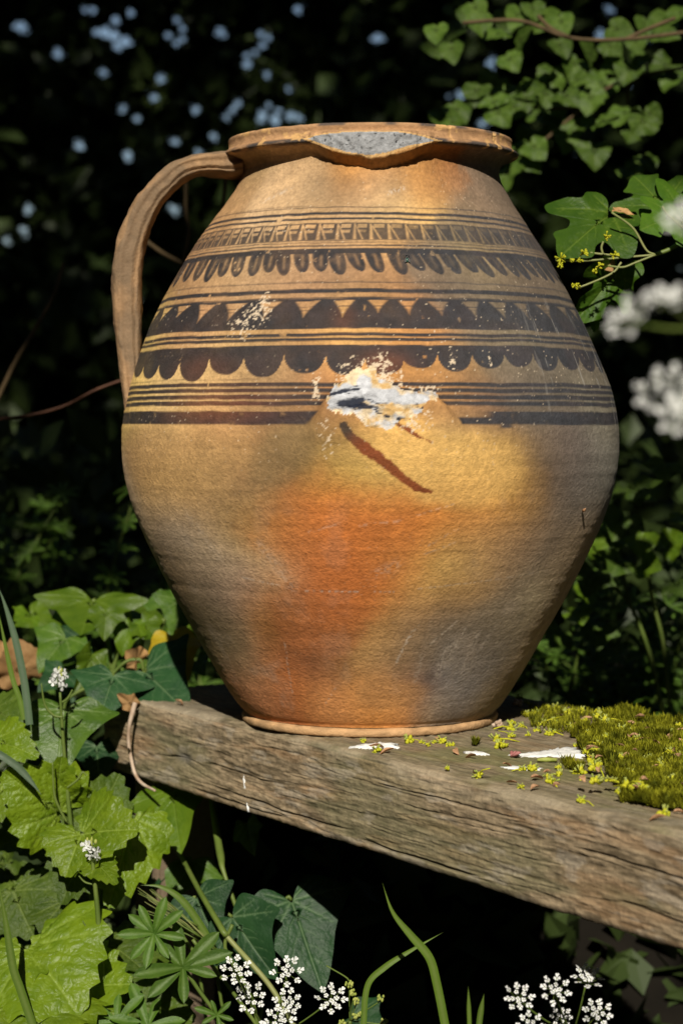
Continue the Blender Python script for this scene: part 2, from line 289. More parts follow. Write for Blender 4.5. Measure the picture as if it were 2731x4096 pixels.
        x_ = (PH - p - lean * (H - h)) / a_; y_ = (H - h) / b_; m = sst(e1, e0, np.sqrt(x_ ** 2 + y_ ** 2) + nz + nz2)[..., None] * k_; c = c * (1 - m) + np.array(colr) * m
    grey_shade = sst(.0, .16, PH - np.interp(H, [.0, .10, .13, .16, .20, .26, .30, .36, .42], [.42, .45, .62, .74, .64, .42, .26, .06, .62]) + .25 * nz + .3 * nz2)[..., None] * np.interp(H, [.2, .28, .31], [.5, .6, .72])[..., None]  # smoke-grey clay, with dappled shade painted into the right shoulder
    c = c * (1 - grey_shade) + np.array([.170, .130, .092]) * grey_shade
    f1 = fbm(PH * 6, H * 34, 0, 60, 5)
    c = c * (1 + .24 * (f1[..., None] - .5) * 2)
    drag = fbm(PH * 5, H * 420, 0, 61, 3)                       # throwing lines
    c = c * (1 + .10 * (drag[..., None] - .5) * 2)
    sp = noise(X0 * 520, Y0 * 520, H * 520, 62); sp2 = fbm(X0 * 210, Y0 * 210, H * 210, 63, 3)
    c = c * (1 + .34 * (sp[..., None] - .5)) * (1 + .30 * (sp2[..., None] - .5))
    # pale bloom on the lower belly
    bloom = sst(.60, .78, fbm(PH * 7, H * 40, 0, 66, 4) + .10 * np.exp(-((PH + .40) / .10) ** 2 - ((H - .135) / .012) ** 2) * 3) * sst(.20, .16, H)
    c = c + (bloom * (.10 + .16 * sst(.35, .6, np.abs(PH + .05))))[..., None] * (np.array([.42, .33, .25]) - c)
    for (p0, h0, p1, h1, w_, a_) in [(-.60, .1245, -.42, .1195, .0007, .5), (-.30, .1160, -.05, .1160, .0007, .6), (.00, .1160, .10, .1158, .0006, .5), (.13, .060, .20, .085, .0011, .5), (.17, .078, .24, .092, .0009, .4),
                                     (.30, .074, .42, .092, .0010, .35), (.44, .066, .48, .086, .0012, .4), (.22, .150, .34, .163, .0008, .35), (.20, .143, .33, .152, .0007, .3), (.55, .05, .57, .08, .0022, .3), (.38, .045, .40, .072, .0022, .28), (.26, .046, .27, .066, .002, .22),
                                     (-.52, .035, -.47, .075, .0007, .4), (-.47, .15, -.36, .118, .004, .22), (-.80, .17, -.70, .14, .005, .18), (.02, .13, .10, .136, .004, .22), (.42, .05, .44, .075, .004, .22), (.60, .052, .66, .085, .003, .22), (-.05, .165, .10, .168, .0010, .3), (.16, .172, .30, .18, .0008, .3), (-.25, .16, -.13, .166, .0009, .28), (-.30, .028, -.22, .04, .0008, .4), (.10, .407, .20, .411, .0016, .6), (-.75, .404, -.55, .413, .0016, .5), (.2, .118, .9, .128, .0006, .35)]:
        t = np.clip(((PH - p0) * (p1 - p0) * .02 + (H - h0) * (h1 - h0)) / ((p1 - p0) ** 2 * .02 + (h1 - h0) ** 2), 0, 1)
        dd = np.hypot((PH - p0 - t * (p1 - p0)) * R0, H - h0 - t * (h1 - h0))
        g = np.exp(-(dd / w_) ** 2) * a_ * sst(.35, .6, noise(PH * 120, H * 700, 0, 68))
        c = c + g[..., None] * (np.array([.50, .42, .34]) - c)
    # ---- painted bands
    wob = .0011 * (fbm(PH * 3.0, H * 25, 0, 70, 3) - .5) * 2 + .0004 * (fbm(PH * 14, H * 60, 0, 71, 2) - .5) * 2
    Hp = H + wob; E = .00045
    def line(a, b, e=E): return sst(-e, e, Hp - a) * sst(-e, e, b - Hp)
    paint = np.zeros((nr, nc))
    def put(x): np.maximum(paint, x, out=paint)
    fade = lambda k: np.clip(.62 + .9 * (fbm(PH * 4, k, 0, 72) - .28), 0, 1)
    for (a, b, s_) in [(.3958, .3967, .85), (.3902, .3924, 1.), (.3863, .3880, 1.), (.3829, .3838, .9), (.3700, .3709, .9), (.3683, .3691, .95), (.3657, .3669, 1.), (.3602, .3643, 1.), (.3380, .3390, .8), (.3306, .3337, 1.), (.3262, .3275, .95),
                       (.2991, .3015, 1.), (.2958, .2980, 1.), (.2635, .2664, 1.), (.2593, .2623, 1.), (.2545, .2577, 1.), (.2499, .2532, 1.), (.2365, .2460, 1.)]:
        put(line(a, b) * s_ * (fade(a * 900) if b - a < .0014 else 1))
    put(line(.2685, .2692) * .6 * sst(-.3, -.5, PH)); put(line(.3974, .3978, .0003) * .5 * sst(-.2, -.4, PH))
    # upper arcs: dark field with clay wedges pointing down
    fld = line(.3045, .3266)
    for k, (a, ah) in enumerate(zip(APEX_J, APEXH_J)):
        gap = min([abs(a - q) for q in APEX_J if q != a]); hw = gap * (.32 + .05 * math.sin(k * 3.1))
        tt = np.clip((Hp - ah) / (.3248 - ah), 0, 1.2)
        lean = .018 * math.sin(a) * -1
        wd = hw * tt ** 1.5
        wedge = sst(-.010, .010, wd - np.abs(PH - a - lean * tt * 2) - .002) * sst(.3252, .3246, Hp) * (Hp > ah)
        stripes = line(.3205, .3211, .0003) + line(.3178, .3183, .0003) * .8
        fld = fld * (1 - wedge * (1 - .75 * np.clip(stripes, 0, 1)))
    put(fld)
    # hanging scallops
    put(line(.2890, .2930))
    for k in range(len(CUSP_M) - 1):
        a, b = CUSP_M[k], CUSP_M[k + 1]; u = np.clip((PH - a) / (b - a), 0, 1); hc = CUSPH_M[k] + (CUSPH_M[k + 1] - CUSPH_M[k]) * u
        x = (u - .5) * 2; skew = .25 * math.sin((a + b) / 2) * 1.0; x = x + skew * (1 - x * x)
        edge = hc - (hc - BOT_M[k]) * np.sqrt(np.clip(1 - np.abs(x) ** 2.3, 0, 1))
        put(sst(-.0005, .0005, Hp - edge) * (Hp < .291) * ((PH >= a) & (PH < b)))
    # finger strokes under the upper line
    for k, t in enumerate(TIP_G):
        sl = .035 * math.sin(k * 1.7) * .3 - .075 * math.sin(t) * .5 - .03
        g = np.min(np.abs(np.array([q for q in TIP_G if q != t]) - t)); hw = .45 * g; tip = .3455 + .0016 * math.sin(k * 2.3) - .0018 * (t < -.75)
        v = np.clip((.3615 - Hp) / (.3615 - tip), 0, 1.3); cx = t + sl * (1 - v) 
        wid = hw * np.sqrt(np.clip(1 - np.clip((v - .25) / .75, 0, 1) ** 2.4, 0, 1))
        dd = np.abs(PH - cx - .25 * hw * (v - .5))
        st_ = sst(-.006, .006, wid - dd) * (Hp < .3625) * (v < 1)
        core = np.exp(-((PH - cx - hw * .10) / (hw * .22)) ** 2) * sst(.05, .25, v) * sst(.88, .6, v)
        put(st_ * (1. - np.interp(PH, [-1, 0, .5], [.42, .42, .18]) * core) * np.clip(.92 + .4 * (fbm(PH * 30, H * 200, 0, 75) - .4), .6, 1))
    # row of spikes
    rowb = line(.3707, .3836) * .9; cells = np.interp(PH, [-1.7, -.480, -.396, -.299, -.195, -.104, -.019, .077, .174, .262, 1.7], [-15.3, 0, 1, 2, 3, 4, 5, 6, 7, 8, 24.2])
    u = cells - np.floor(cells); v = np.clip((.3832 - Hp) / (.3832 - .3710), 0, 1); jit = .06 * np.sin(np.floor(cells) * 5.3)
    lt = np.exp(-((u - .10 - .04 * v) / (.055 + .05 * v)) ** 2) * .95                     # bright upright
    l2 = np.exp(-((u - .12 - (.46 + jit) * v) / .055) ** 2) * sst(.05, .2, v) * .8        # slanting one
    bx = sst(.24 + .12 * v, .30 + .12 * v, u) * sst(.92 - .08 * v, .86 - .08 * v, u) * (sst(.02, .06, v) * sst(.30, .24, v) + .75 * sst(.38, .44, v) * sst(.62, .52, v) * sst(.10, -.15, PH)) * np.interp(PH, [-.2, .25], [1, .35])
    fadeR = np.interp(PH, [-1.2, -.3, .3, 1.2], [.7, 1, .75, .5])
    put(rowb * (1 - np.clip(lt + l2 + bx, 0, 1) * fadeR * np.clip(.7 + .6 * fbm(PH * 20, H * 90, 0, 77), 0, 1)))
    put(line(.3832, .3838))
    inside = lat * sst(.284, .270, H)
    cut = sst(.15, .6, (lat + .9 * (fbm(PH * 30, H * 160, 0, 83, 4) - .5)) * sst(.263, .254, H)) 
    paint *= 1 - cut
    paint *= 1 - insS
    # smudged end of the lowest band right of the scar
    paint *= 1 - sst(.47, .40, PH) * sst(.24, .28, PH) * sst(.2405, .2430, Hp) * sst(.252, .247, Hp) * .9
    np.maximum(paint, .9 * np.exp(-((PH - .505) / .028) ** 4) * sst(.2335, .2345, Hp) * (Hp < .245), out=paint)
    wear = np.clip(1 - .9 * sst(.74, .84, fbm(X0 * 160, Y0 * 160, H * 160, 80, 4)), 0, 1)
    thin = .96 + .16 * (fbm(PH * 8, H * 50, 0, 81, 3) - .5)
    paint = np.clip(paint * wear * thin, 0, .97)
    red = np.clip(1.1 * np.exp(-((PH + .62) / .24) ** 2 - ((H - .250) / .014) ** 2) + .5 * np.exp(-((PH + .72) / .17) ** 2 - ((H - .277) / .010) ** 2) + .95 * np.exp(-((PH - .04) / .10) ** 2 - ((H - .279) / .009) ** 2) + .45 * np.exp(-((PH + .12) / .05) ** 2 - ((H - .312) / .012) ** 2)
                  + .08 * sst(.5, .7, fbm(PH * 5, H * 30, 0, 82)), 0, 1)
    # slight redder rim of each band where the slip ran thin
    pc = np.array([.019, .020, .025]) * (1 - red[..., None]) + np.array([.100, .036, .022]) * red[..., None]
    pc = pc + .022 * sst(.0, .8, PH)[..., None] * np.array([.82, .85, .95])            # greyer, paler paint towards the right side
    pc = pc * (1 + .7 * (sp2[..., None] - .5))
    c = c * (1 - paint[..., None]) + pc * paint[..., None]
    # dribbles of slip below the scar
    for pts, wds, cols in (([(-.103, .2356), (-.088, .2298), (-.055, .2240), (-.025, .2189), (.004, .2153), (.045, .2087), (.086, .2014), (.125, .1955), (.163, .1911), (.210, .1888)], (.0030, .0034, .0036, .0040, .0040, .0036, .0031, .0028, .0024, .0010), 0),
                           ([(.060, .2399), (.108, .2341), (.145, .2291), (.202, .2243)], (.0012, .0013, .0012, .0006), 1)):
        best = np.full((nr, nc), 9.); tp = np.zeros((nr, nc))
        for i in range(len(pts) - 1):
            (p0, h0), (p1, h1) = pts[i], pts[i + 1]; ax, ay = (p1 - p0) * .2, h1 - h0
            t = np.clip(((PH - p0) * .2 * ax + (H - h0) * ay) / (ax * ax + ay * ay), 0, 1)
            dd = np.hypot((PH - p0) * .2 - t * ax, H - h0 - t * ay) - (wds[i] + (wds[i + 1] - wds[i]) * t) + .0030 * (fbm(PH * 60, H * 300, 0, 88, 3) - .5)
            k = dd < best; best = np.where(k, dd, best); tp = np.where(k, (i + t) / (len(pts) - 1), tp)
        a = sst(.0006, -.0006, best)[..., None] * .93
        dark = sst(.30, .05, tp)[..., None]
        dc = np.array([.035, .025, .02]) * dark + np.array([.17, .032, .010]) * (1 - dark)
        c = c * (1 - a) + dc * (1 + .5 * (sp2[..., None] - .5)) * a
    # pale crumbs, specks and lichen flecks on the shoulder
    fl = sst(.87, .93, noise(X0 * 800, Y0 * 800, H * 800, 90)) * np.interp(H, [.0, .2, .24, .4, .42], [.10, .2, .75, .8, .3]) * sst(.35, .65, fbm(X0 * 22, Y0 * 22, H * 22, 91))
    for (p, h, sp_, sh_, k_) in [(-.50, .319, .05, .012, .9), (-.56, .310, .06, .010, .8), (-.21, .262, .015, .010, 1.), (.31, .283, .018, .007, 1.), (.02, .283, .03, .005, 1.), (-.05, .280, .04, .006, .8), (.47, .281, .006, .006, 1.2), (-.16, .228, .03, .012, .6), (.13, .236, .05, .006, .9), (.20, .262, .06, .0025, .9), (-.10, .272, .03, .008, .9), (.06, .270, .05, .006, 1.), (.02, .277, .05, .006, 1.), (.10, .243, .08, .006, 1.)]:
        fl = np.maximum(fl, sst(.50, .66, fbm(X0 * 620, Y0 * 620, H * 620, 92, 3) + .28 * (np.exp(-((PH - p) / sp_) ** 2 - ((H - h) / sh_) ** 2) * k_ - .62)) * (np.exp(-((PH - p) / sp_) ** 2 - ((H - h) / sh_) ** 2) > .12))
    c = c + fl[..., None] * (np.array([.62, .50, .36]) - c) * .85
    drip = sst(.70, .78, noise(PH * 46, H * 22, 0, 95)) * sst(.6, .9, PH) * sst(.20, .24, H) * sst(.34, .30, H) * sst(.45, .6, noise(PH * 150, H * 160, 0, 96))
    c = c + drip[..., None] * (np.array([.36, .34, .31]) - c) * .5
    # rim: sooty lip, worn tan collar
    rimm = sst(.4452, .4472, H)
    soot = np.clip(sst(.4520, .4496, H) * sst(.30, .50, fbm(PH * 5, H * 200, 0, 100)) * .95 + sst(.4585, .4600, H) * sst(.40, .6, fbm(PH * 4, 2, 0, 101)) * .9, 0, 1) * rimm
    rc = np.array([.36, .205, .10]) * (1 + .7 * (fbm(PH * 8, H * 300, 0, 102)[..., None] - .5)) * (1 + .4 * (sp2[..., None] - .5))
    c = c * (1 - rimm[..., None]) + rc * rimm[..., None]
    c = c * (1 - soot[..., None]) + np.array([.055, .048, .046]) * soot[..., None]
    chip = np.clip(sst(.62, .70, fbm(PH * 10, H * 150, 0, 104)) * rimm + nick * rimm * sst(.2, .6, PH), 0, 1)
    c = c + chip[..., None] * (np.array([.55, .33, .13]) - c) * .85
    # fracture at the rim: grey fired core, buff skin round it
    q = inpoly(PH * 1.12 + .004, (H - .4440) * 1.16 + .4434, RSCAR)
    g1 = fbm(PH * 60, H * 700, 0, 110, 4)[..., None]
    core = np.array([.27, .275, .285]) * (.70 + .6 * g1); pit = sst(.84, .90, noise(PH * 75, H * 600, 0, 111))[..., None]
    core = core * (1 - .85 * pit); buff = np.array([.50, .31, .13]) * (.7 + .6 * g1)
    c = np.where(insR[..., None], np.where(q[..., None], core, buff), c)
    # fracture on the belly: whitish lime with blue-black brushed streaks
    g2 = fbm(PH * 30, H * 240, 0, 112, 5)[..., None]
    white = np.array([.46, .47, .50]) * (.55 + .8 * g2); cream = np.array([.58, .46, .30]) * (.6 + .8 * g2)
    k = np.zeros((nr, nc))
    for (p, h, a_, b_) in [(-.095, .2580, .075, .0075), (.03, .2565, .065, .0060), (-.035, .2640, .030, .0085), (.13, .2540, .08, .0038), (-.11, .2520, .06, .005)]: k = np.maximum(k, 1.25 - ((PH - p) / a_) ** 2 - ((H - h) / b_) ** 2)
    k = sst(-.1, .5, k + 1.6 * (fbm(PH * 40, H * 240, 0, 113, 4) - .5))[..., None]
    sc = cream * (1 - k) + white * k
    for (p0, h0, p1, h1, w_) in [(-.155, .2572, -.058, .2618, .0015), (-.116, .2502, -.040, .2524, .0026), (-.09, .2490, .012, .2486, .0014), (.155, .2500, .200, .2474, .0011), (.01, .2455, .05, .243, .001), (.09, .2405, .125, .239, .0012), (-.02, .254, .03, .2495, .001)]:
        t = np.clip(((PH - p0) * (p1 - p0) * .04 + (H - h0) * (h1 - h0)) / ((p1 - p0) ** 2 * .04 + (h1 - h0) ** 2), 0, 1)
        dd = np.hypot((PH - p0 - t * (p1 - p0)) * .2, H - h0 - t * (h1 - h0)) + .0042 * (fbm(PH * 20 + H * 200, H * 900 - PH * 30, 0, 114, 3) - .5)
        a = sst(w_ * 1.4, w_ * .7, dd)[..., None] * .97
        sc = sc * (1 - a) + np.array([.012, .016, .030]) * a
    bare = sst(.56, .66, fbm(PH * 26, H * 150, 0, 115, 4))[..., None] * (1 - k)
    sc = sc * (1 - bare) + np.array([.48, .31, .13]) * bare
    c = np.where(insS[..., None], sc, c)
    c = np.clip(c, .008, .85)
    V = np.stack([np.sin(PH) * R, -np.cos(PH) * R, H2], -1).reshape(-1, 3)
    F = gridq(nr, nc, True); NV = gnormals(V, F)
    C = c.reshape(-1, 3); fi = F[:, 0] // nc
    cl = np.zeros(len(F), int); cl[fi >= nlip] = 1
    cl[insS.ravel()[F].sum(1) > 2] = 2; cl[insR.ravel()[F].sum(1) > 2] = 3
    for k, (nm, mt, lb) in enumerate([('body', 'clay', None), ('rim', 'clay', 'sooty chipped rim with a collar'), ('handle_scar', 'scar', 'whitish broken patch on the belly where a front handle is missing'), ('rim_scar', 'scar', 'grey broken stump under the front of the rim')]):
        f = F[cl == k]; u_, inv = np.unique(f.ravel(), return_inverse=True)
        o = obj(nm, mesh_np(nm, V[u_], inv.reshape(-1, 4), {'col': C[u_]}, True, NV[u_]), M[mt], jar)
        if lb: o['label'] = lb
    # base ring and inner wall
    def lathe(name, prf, n1, n2, colr, s, parent):
        p = resample(catmull(prf, 300), n1); a = np.linspace(-math.pi, math.pi, n2)[:-1]
        A, Hh = np.meshgrid(a, p[:, 1]); Rr = np.repeat(p[:, :1], len(a), 1)
        un = .0012 * (fbm(A * 6, Hh * 50, 0, s, 3) - .5) * 2
        hh = np.maximum(Hh + un * .5 * (Hh > .0005), 0.0004); Rr = Rr + un
        g = fbm(A * 12, Hh * 300, 0, s + 1, 4)[..., None]; cc = np.array(colr) * (.55 + .9 * g)
        sm = sst(.5, .7, fbm(A * 9, Hh * 90, 0, s + 2))[..., None] * sst(.0026, .0008, Hh)[..., None]
        cc = cc * (1 - sm * .85)
        return obj(name, mesh_np(name, np.stack([np.sin(A) * Rr, -np.cos(A) * Rr, hh], -1).reshape(-1, 3), gridq(n1, len(a), True), {'col': cc.reshape(-1, 3)}), M['clay'], parent)
    lathe('base_ring', BASE, 26, 420, (.40, .245, .12), 120, jar)
    lathe('inner_wall', INNER, 90, 120, (.25, .15, .07), 130, jar)
    # the strap handle on the left
    k = 1.7417; phi = math.radians(-86)
    cen = [(556, 378, 30), (528, 380, 30), (494, 381, 26), (455, 382, 24), (415, 398, 24.5), (378, 428, 26.5), (345, 468, 29), (321, 515, 31), (303, 568, 33), (294, 625, 34), (294, 690, 33), (297, 760, 31), (301, 820, 28), (304, 870, 25), (306, 915, 21), (306, 955, 14)]
    pts = []; rad = []
    for (x, y, t) in cen:
        q = at(x * k, y * k, 0.0); pts.append((abs(q[0]), q[2])); rad.append(t * k / 5000)
    path = resample(np.c_[catmull(np.c_[pts, rad], 400)], 150); pr, pz, pt = path[:, 0], path[:, 1], path[:, 2]
    Tn = np.gradient(path[:, :2], axis=0); Tn /= np.linalg.norm(Tn, axis=1, keepdims=True); Nn = np.c_[-Tn[:, 1], Tn[:, 0]]
    if Nn[60, 0] < 0: Nn = -Nn                                                     # Nn points outward from the jar
    th = np.arange(56) * 2 * math.pi / 56
    half = np.interp(np.arange(150), [0, 12, 60, 110, 135, 149], [.030, .0215, .0185, .0195, .025, .031])
    ce, se = np.cos(th), np.sin(th); e1 = np.sign(ce) * np.abs(ce) ** .62; e2 = np.sign(se) * np.abs(se) ** .62
    grv = 1 - .16 * np.exp(-((e1 - .1) / .16) ** 2) * (np.abs(e2) > .8) - .10 * np.exp(-((e1 + .55) / .14) ** 2) * (np.abs(e2) > .8)
    a_ = pt[:, None] * e1[None]; b_ = half[:, None] * (e2 * grv)[None]
    S_ = np.arange(150)[:, None] / 150.; TH = np.broadcast_to(th, (150, 56))
    un = .0016 * (fbm(S_ * 24, np.cos(TH) * 2, np.sin(TH) * 2, 140, 4) - .5) * 2
    chipm = np.exp(-((S_ - .285) / .045) ** 2) * sst(.35, .75, e1[None] + .25 * (e2[None] < 0)) * (e2[None] < .6)
    a2 = a_ * (1 - .22 * chipm) + un
    rr = pr[:, None] + Nn[:, :1] * a2; zz = pz[:, None] + Nn[:, 1:] * a2; tt = b_ + un * .6
    er = np.array([math.sin(phi), -math.cos(phi)]); et = np.array([math.cos(phi), math.sin(phi)])
    V = np.stack([rr * er[0] + tt * et[0], rr * er[1] + tt * et[1], zz], -1).reshape(-1, 3)
    g = fbm(S_ * 60, np.cos(TH) * 3, np.sin(TH) * 3, 142, 4)[..., None]; g3 = fbm(S_ * 9, np.cos(TH) * 1.2, np.sin(TH) * 1.2, 143, 3)[..., None]
    cc = np.array([.27, .165, .085]) * (.6 + .8 * g); gr = sst(.42, .60, g3); cc = cc * (1 - .6 * gr) + np.array([.125, .092, .060]) * .6 * gr
    cp = np.clip(chipm[..., None] * 1.6 * sst(.35, .6, g), 0, 1); cc = cc * (1 - cp) + np.array([.60, .42, .18]) * cp
    edge = (np.exp(-((S_ - .52) / .012) ** 2) * np.exp(-((e1[None] - .75) / .25) ** 2) * (e2[None] < 0))[..., None]; cc = cc + edge * (np.array([.62, .44, .18]) - cc)
    obj('handle', mesh_np('handle', V, gridq(150, 56, True), {'col': np.clip(cc, .01, .8).reshape(-1, 3)}), M['clay'], jar)
    return jar
JAR = build_jar()

# ------------------------------------------------------------------ the bench
BA = np.array([.546, -.838, 0]); BA /= np.linalg.norm(BA); BB = np.array([-BA[1], BA[0], 0]); BO = -.101 * BB; BW, BT = .283, .0695
def bench_uv(p):                       # world point -> along, across
    d = np.asarray(p) - BO; return d @ BA, d @ BB
def build_bench():
    bench = empty('garden_bench', tuple(BO + np.array([0, 0, -.46])))
    tag(bench, 'weathered grey-brown wooden bench plank running under the jar, mossy at its right end', 'bench')
    off = -(BO + np.array([0, 0, -.46]))
    us = np.r_[np.linspace(-.275, .52, 560), np.linspace(.53, 1.05, 90)]
    rr = .006
    # cross-section: bottom back -> bottom front -> up the front -> over the edge -> top -> back
    sec = [(x, -BT) for x in np.linspace(BW - .004, .003, 24)] + [(.0008, -BT + .001)] + [(0, z) for z in np.linspace(-BT + .004, -rr, 112)] \
        + [(rr - rr * math.cos(t), -rr + rr * math.sin(t)) for t in np.linspace(.12, 1.5, 14)] + [(x, 0) for x in np.linspace(rr + .001, BW - .004, 236)] + [(BW - .001, -.002)] + [(BW, z) for z in np.linspace(-.006, -BT + .004, 14)]
    sec = np.array(sec); nn = np.zeros_like(sec); t_ = np.gradient(sec, axis=0); nn[:, 0] = -t_[:, 1]; nn[:, 1] = t_[:, 0]; nn /= np.linalg.norm(nn, axis=1, keepdims=True)
    nn = -nn
    if nn[24 + 40, 0] > 0: nn = -nn
    per = np.r_[0, np.cumsum(np.linalg.norm(np.diff(sec, axis=0), axis=1))]
    U_, Cc = np.meshgrid(us, per, indexing='ij'); SV = np.broadcast_to(sec[:, 0], U_.shape); SZ = np.broadcast_to(sec[:, 1], U_.shape)
    front = (SV < .004) & (SZ > -BT + .0005); top = SZ > -.0035
    # grain runs along the plank, swerving round a knot
    kd = ((U_ + .125) / .030) ** 2 + ((SZ + .040) / .010) ** 2
    warp = .006 * (fbm(U_ * 5, Cc * 9, 0, 200, 3) - .5) + .0012 * (fbm(U_ * 22, Cc * 30, 0, 201, 2) - .5) + .006 * np.exp(-kd) * np.sign(SZ + .040) * front
    c2 = Cc + warp
    g1 = fbm(U_ * 30, c2 * 210, 0, 202, 4); g2 = fbm(U_ * 80, c2 * 560, 0, 203, 3); g3 = fbm(U_ * 130, Cc * 330, 0, 204, 3)
    rid = 1 - np.abs(2 * fbm(U_ * 9, c2 * 130, 0, 205, 3) - 1)
    D = .0012 * (g1 - .5) + .0009 * (g2 - .5) + .0010 * (g3 - .5) - .0005 * sst(.86, .97, rid)
    crack = np.zeros_like(D); pf0 = per[24 + 1 + 0]
    r2 = np.random.RandomState(5)
    for i in range(11):
        z0 = -BT + .006 + (BT - .012) * r2.rand(); u0 = -.28 + .8 * r2.rand(); ln = .04 + .18 * r2.rand(); dp = .5 + .9 * r2.rand()
        cc0 = per[np.argmin(np.abs(sec[:, 1] - z0) + 9 * (sec[:, 0] > .001))]
        wv = .0030 * (fbm(U_ * 14, i * 3.7, 0, 210 + i, 3) - .5) * 2 - .010 * (U_ - u0) * (r2.rand() - .4)
        act = sst(0, .02, U_ - u0) * sst(0, .03, u0 + ln - U_)
        crack = np.maximum(crack, np.exp(-((c2 - cc0 - wv) / (.00055 + .0003 * r2.rand())) ** 2) * act * dp * front)
    for i in range(16):
        v0 = .01 + .26 * r2.rand(); u0 = -.28 + .8 * r2.rand(); ln = .05 + .2 * r2.rand(); cc0 = per[np.argmin(np.abs(sec[:, 0] - v0) + 9 * (sec[:, 1] < -.001))]
        act = sst(0, .02, U_ - u0) * sst(0, .03, u0 + ln - U_)
        crack = np.maximum(crack, np.exp(-((c2 - cc0 - .002 * (fbm(U_ * 9, i, 0, 240 + i, 2) - .5)) / .0008) ** 2) * act * .6 * top)
    D = D - .0014 * np.minimum(crack, 1.4)
    # worn, splintered upper arris and bruises
    arr = np.exp(-((SZ + .002) / .010) ** 2 - ((SV - .002) / .010) ** 2)
    D = D - arr * (.0026 * sst(.45, .75, fbm(U_ * 12, Cc * 8, 0, 260, 3)) + .0010 * fbm(U_ * 50, Cc * 40, 0, 261, 3))
    D = D - .0022 * np.exp(-(((U_ + .125) / .006) ** 2 + ((SZ + .040) / .004) ** 2)) * front
    vis = (front | top | (SZ < -BT + .003))
    D = D * np.where(vis, 1, .5)
    bow = -.0030 * sst(-.05, -.27, U_)
    P = BO + off + U_[..., None] * BA + (SV + D * nn[None, :, 0])[..., None] * BB + np.stack([0 * U_, 0 * U_, SZ + D * nn[None, :, 1] + bow * top], -1)
    # colour: silvered ridges, brown hollows, a green film of algae
    light = np.array([.315, .240, .150]); dark = np.array([.105, .078, .045]); rust = np.array([.30, .165, .075]); green = np.array([.135, .135, .070]); silver = np.array([.34, .30, .24])
    c = dark + (light - dark) * sst(.28, .68, .38 * g1 + .32 * g2 + .30 * g3)[..., None]
    m = sst(.50, .68, fbm(U_ * 12, c2 * 90, 0, 270, 4))[..., None]; c = c * (1 - .32 * m) + rust * .32 * m
    m = sst(.48, .66, fbm(U_ * 7, Cc * 30, 0, 271, 4))[..., None]; c = c * (1 - .50 * m) + green * .50 * m
    m = sst(.60, .72, fbm(U_ * 40, c2 * 170, 0, 272, 4))[..., None]; c = c * (1 - .40 * m) + silver * .40 * m
    tb = top[..., None]; c = np.where(tb, c * .42 + np.array([.155, .128, .080]) * .58 * (.25 + 1.5 * g2[..., None]), c)
    m = (sst(.44, .62, fbm(U_ * 9, SV * 14, 0, 273, 4)) * top)[..., None]; c = c * (1 - .45 * m) + np.array([.115, .105, .080]) * .45 * m
    m = (sst(.50, .70, fbm(U_ * 11, SV * 18, 0, 274, 4)) * top * sst(.0, .2, U_))[..., None]; c = c * (1 - .45 * m) + np.array([.11, .13, .035]) * .45 * m
    c = c * (1 - .55 * np.clip(crack, 0, 1)[..., None]); kn = (np.exp(-kd * 5) * front)[..., None]; c = c * (1 - .8 * kn) + np.array([.12, .11, .10]) * .8 * kn
    ed = (arr * sst(.45, .65, fbm(U_ * 20, Cc * 20, 0, 275, 3)))[..., None]; c = c * (1 - .6 * ed) + np.array([.36, .30, .21]) * .6 * ed
    n1, n2 = U_.shape; V = P.reshape(-1, 3); F = gridq(n1, n2, True)
    caps = [np.array([list(range(n2))[::-1]]), np.array([[(n1 - 1) * n2 + i for i in range(n2)]])]
    obj('seat_plank', mesh_np('seat_plank', V, [F] + caps, {'col': np.clip(c, .01, .8).reshape(-1, 3)}), M['wood'], bench)
    # posts under the plank
    for u0, v0 in ((-.235, .05), (.85, .15)):
        bm = bmesh.new(); bmesh.ops.create_cube(bm, size=1)
        for v in bm.verts: v.co = Vector((v.co.x * .045, v.co.y * .06, v.co.z * (.46 - BT - .001) + (.46 - BT) / 2))
        bmesh.ops.bevel(bm, geom=list(bm.edges), offset=.004, segments=2, affect='EDGES')
        me = bpy.data.meshes.new('leg'); bm.to_mesh(me); bm.free()
        a = me.attributes.new('col', 'FLOAT_COLOR', 'POINT'); a.data.foreach_set('color', np.tile([.16, .12, .08, 1.], len(me.vertices)).astype(np.float32))
        o = obj('leg', me, M['wood'], bench); o.location = Vector(u0 * BA + v0 * BB); o.rotation_euler.z = math.atan2(BA[1], BA[0])
    return bench
BENCH = build_bench()

